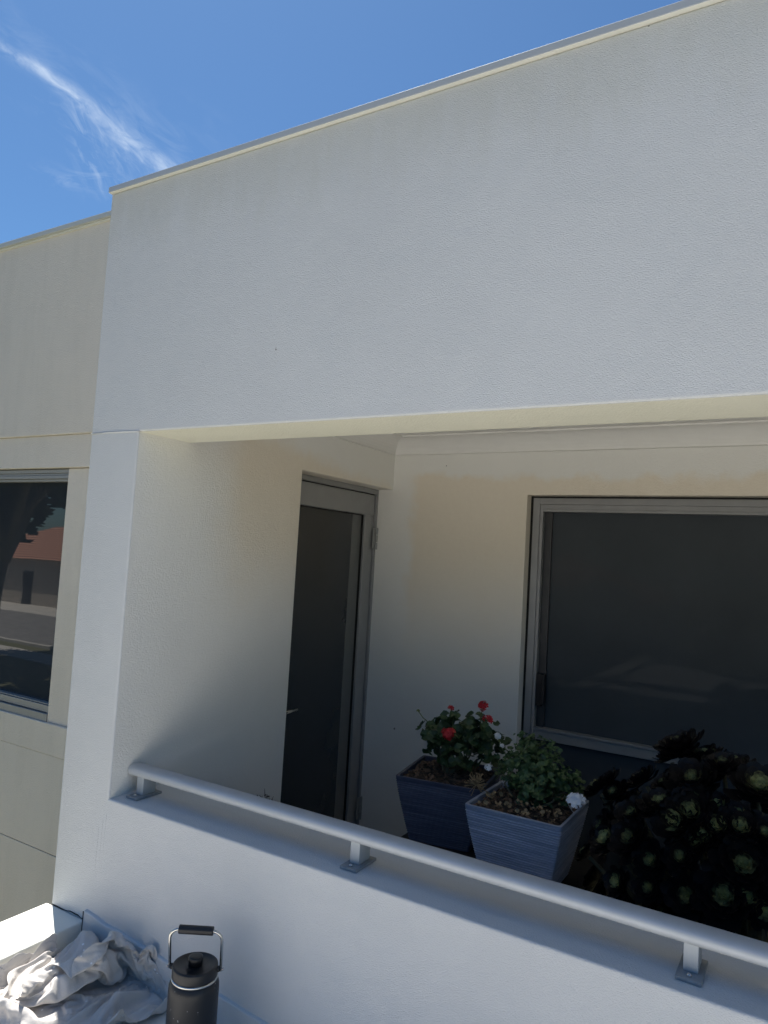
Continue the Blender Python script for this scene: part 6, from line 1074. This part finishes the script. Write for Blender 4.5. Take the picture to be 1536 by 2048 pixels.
def street_house(x, y, w, d, label):
    h = thing('street_house', label, 'house', (x, y, GROUND), 'houses across the street')
    obj('wall', box((x-w/2, y-d/2, GROUND), (x+w/2, y+d/2, GROUND+3.0)), MAT['brick'], h)
    z = GROUND+3.0; e = .5
    bm = new_bm(); a = [bm.verts.new(p) for p in ((x-w/2-e, y-d/2-e, z), (x+w/2+e, y-d/2-e, z), (x+w/2+e, y+d/2+e, z), (x-w/2-e, y+d/2+e, z))]
    r = [bm.verts.new(p) for p in ((x-w/2+d/2, y, z+2.3), (x+w/2-d/2, y, z+2.3))]
    for f in ((a[0], a[1], r[1], r[0]), (a[1], a[2], r[1]), (a[2], a[3], r[0], r[1]), (a[3], a[0], r[0])): bm.faces.new(f)
    bm.faces.new(a[::-1]); obj('roof', bm, MAT['roof_tile'], h)
    for k in (-.3, .25):
        wn = obj('window', box((x+w*k-.9, y+d/2, GROUND+.9), (x+w*k+.9, y+d/2+.05, GROUND+2.2)), MAT['alu_pale'], h)
        obj('pane', box((x+w*k-.8, y+d/2+.05, GROUND+1.0), (x+w*k+.8, y+d/2+.06, GROUND+2.1)), MAT['glass'], wn)
    obj('door', box((x-.45, y+d/2, GROUND), (x+.45, y+d/2+.06, GROUND+2.1)), MAT['table'], h)
street_house(-45, -29, 17, 9, 'orange tile roofed house across the street, reflected in the wing window')
street_house(-14, -33, 14, 9, 'tile roofed house straight across the street behind the photographer')
street_house(9, -32, 15, 9, 'tile roofed house across the street to the right of the others')
MAT['tree_leaf'] = simple('gum_tree_leaf', (.055, .085, .030), .6, 0, .5, 2)
MAT['bark'] = simple('gum_tree_bark', (.20, .17, .14), .9, 0, .3, 6)
def street_tree(x, y, h, cr, lean, label, seed):
    rr = random.Random(seed); t = thing('street_tree', label, 'tree', (x, y, GROUND), 'trees along the street')
    top = Vector((x+lean, y, GROUND+h*.55)); bm = new_bm()
    add_tube(bm, [(x, y, GROUND), (x+lean*.3, y, GROUND+h*.25), top], [.27, .21, .16], 12); cents = []
    for k in range(7):
        a = 2*math.pi*k/7+rr.random(); e = top+Vector((math.cos(a)*cr*.6, math.sin(a)*cr*.6, h*rr.uniform(.1, .35)))
        add_tube(bm, [top-Vector((0, 0, rr.uniform(0, 1))), (top+e)/2+Vector((0, 0, .3)), e], [.14, .09, .04], 7); cents.append((e, cr*rr.uniform(.35, .5)))
    cents.append((top+Vector((0, 0, h*.33)), cr*.5))
    obj('trunk', bm, MAT['bark'], t, smooth=True)
    bm = new_bm()
    for c, r in cents:
        for k in range(620):
            d = Vector((rr.gauss(0, 1), rr.gauss(0, 1), rr.gauss(0, .8))).normalized()*r*rr.random()**.4; s = rr.uniform(.14, .30)
            p = c+d; M = Matrix.Rotation(rr.uniform(0, 6.28), 3, 'Z') @ Matrix.Rotation(rr.uniform(0, 3.1), 3, 'X')
            bm.faces.new([bm.verts.new(p+M @ Vector(q)) for q in ((-s, -s*.4, 0), (s, -s*.3, .02), (s*1.2, s*.3, 0), (-s*.8, s*.5, .03))])
    obj('crown', bm, MAT['tree_leaf'], t)
street_tree(-19.7, -6.9, 8.5, 3.4, .7, 'dark leaning tree on the verge, nearest the wing window', 1)
street_tree(-27, -9.0, 9.5, 3.8, .8, 'tall tree on the verge far to the left', 2)
street_tree(-20, -24.5, 9, 4.2, 0, 'broad tree in front of the orange roofed house', 3)
street_tree(-5, -24.5, 9.5, 4.4, .5, 'broad tree in front of the middle house', 4)
street_tree(4, -25.5, 8.5, 4.0, -.3, 'round tree between the middle and right houses', 5)
street_tree(-11.5, -26, 8.0, 3.8, .2, 'bushy tree left of the middle house door', 6)
street_tree(14, -24.5, 9.0, 4.2, .2, 'broad tree in front of the right hand house', 7)
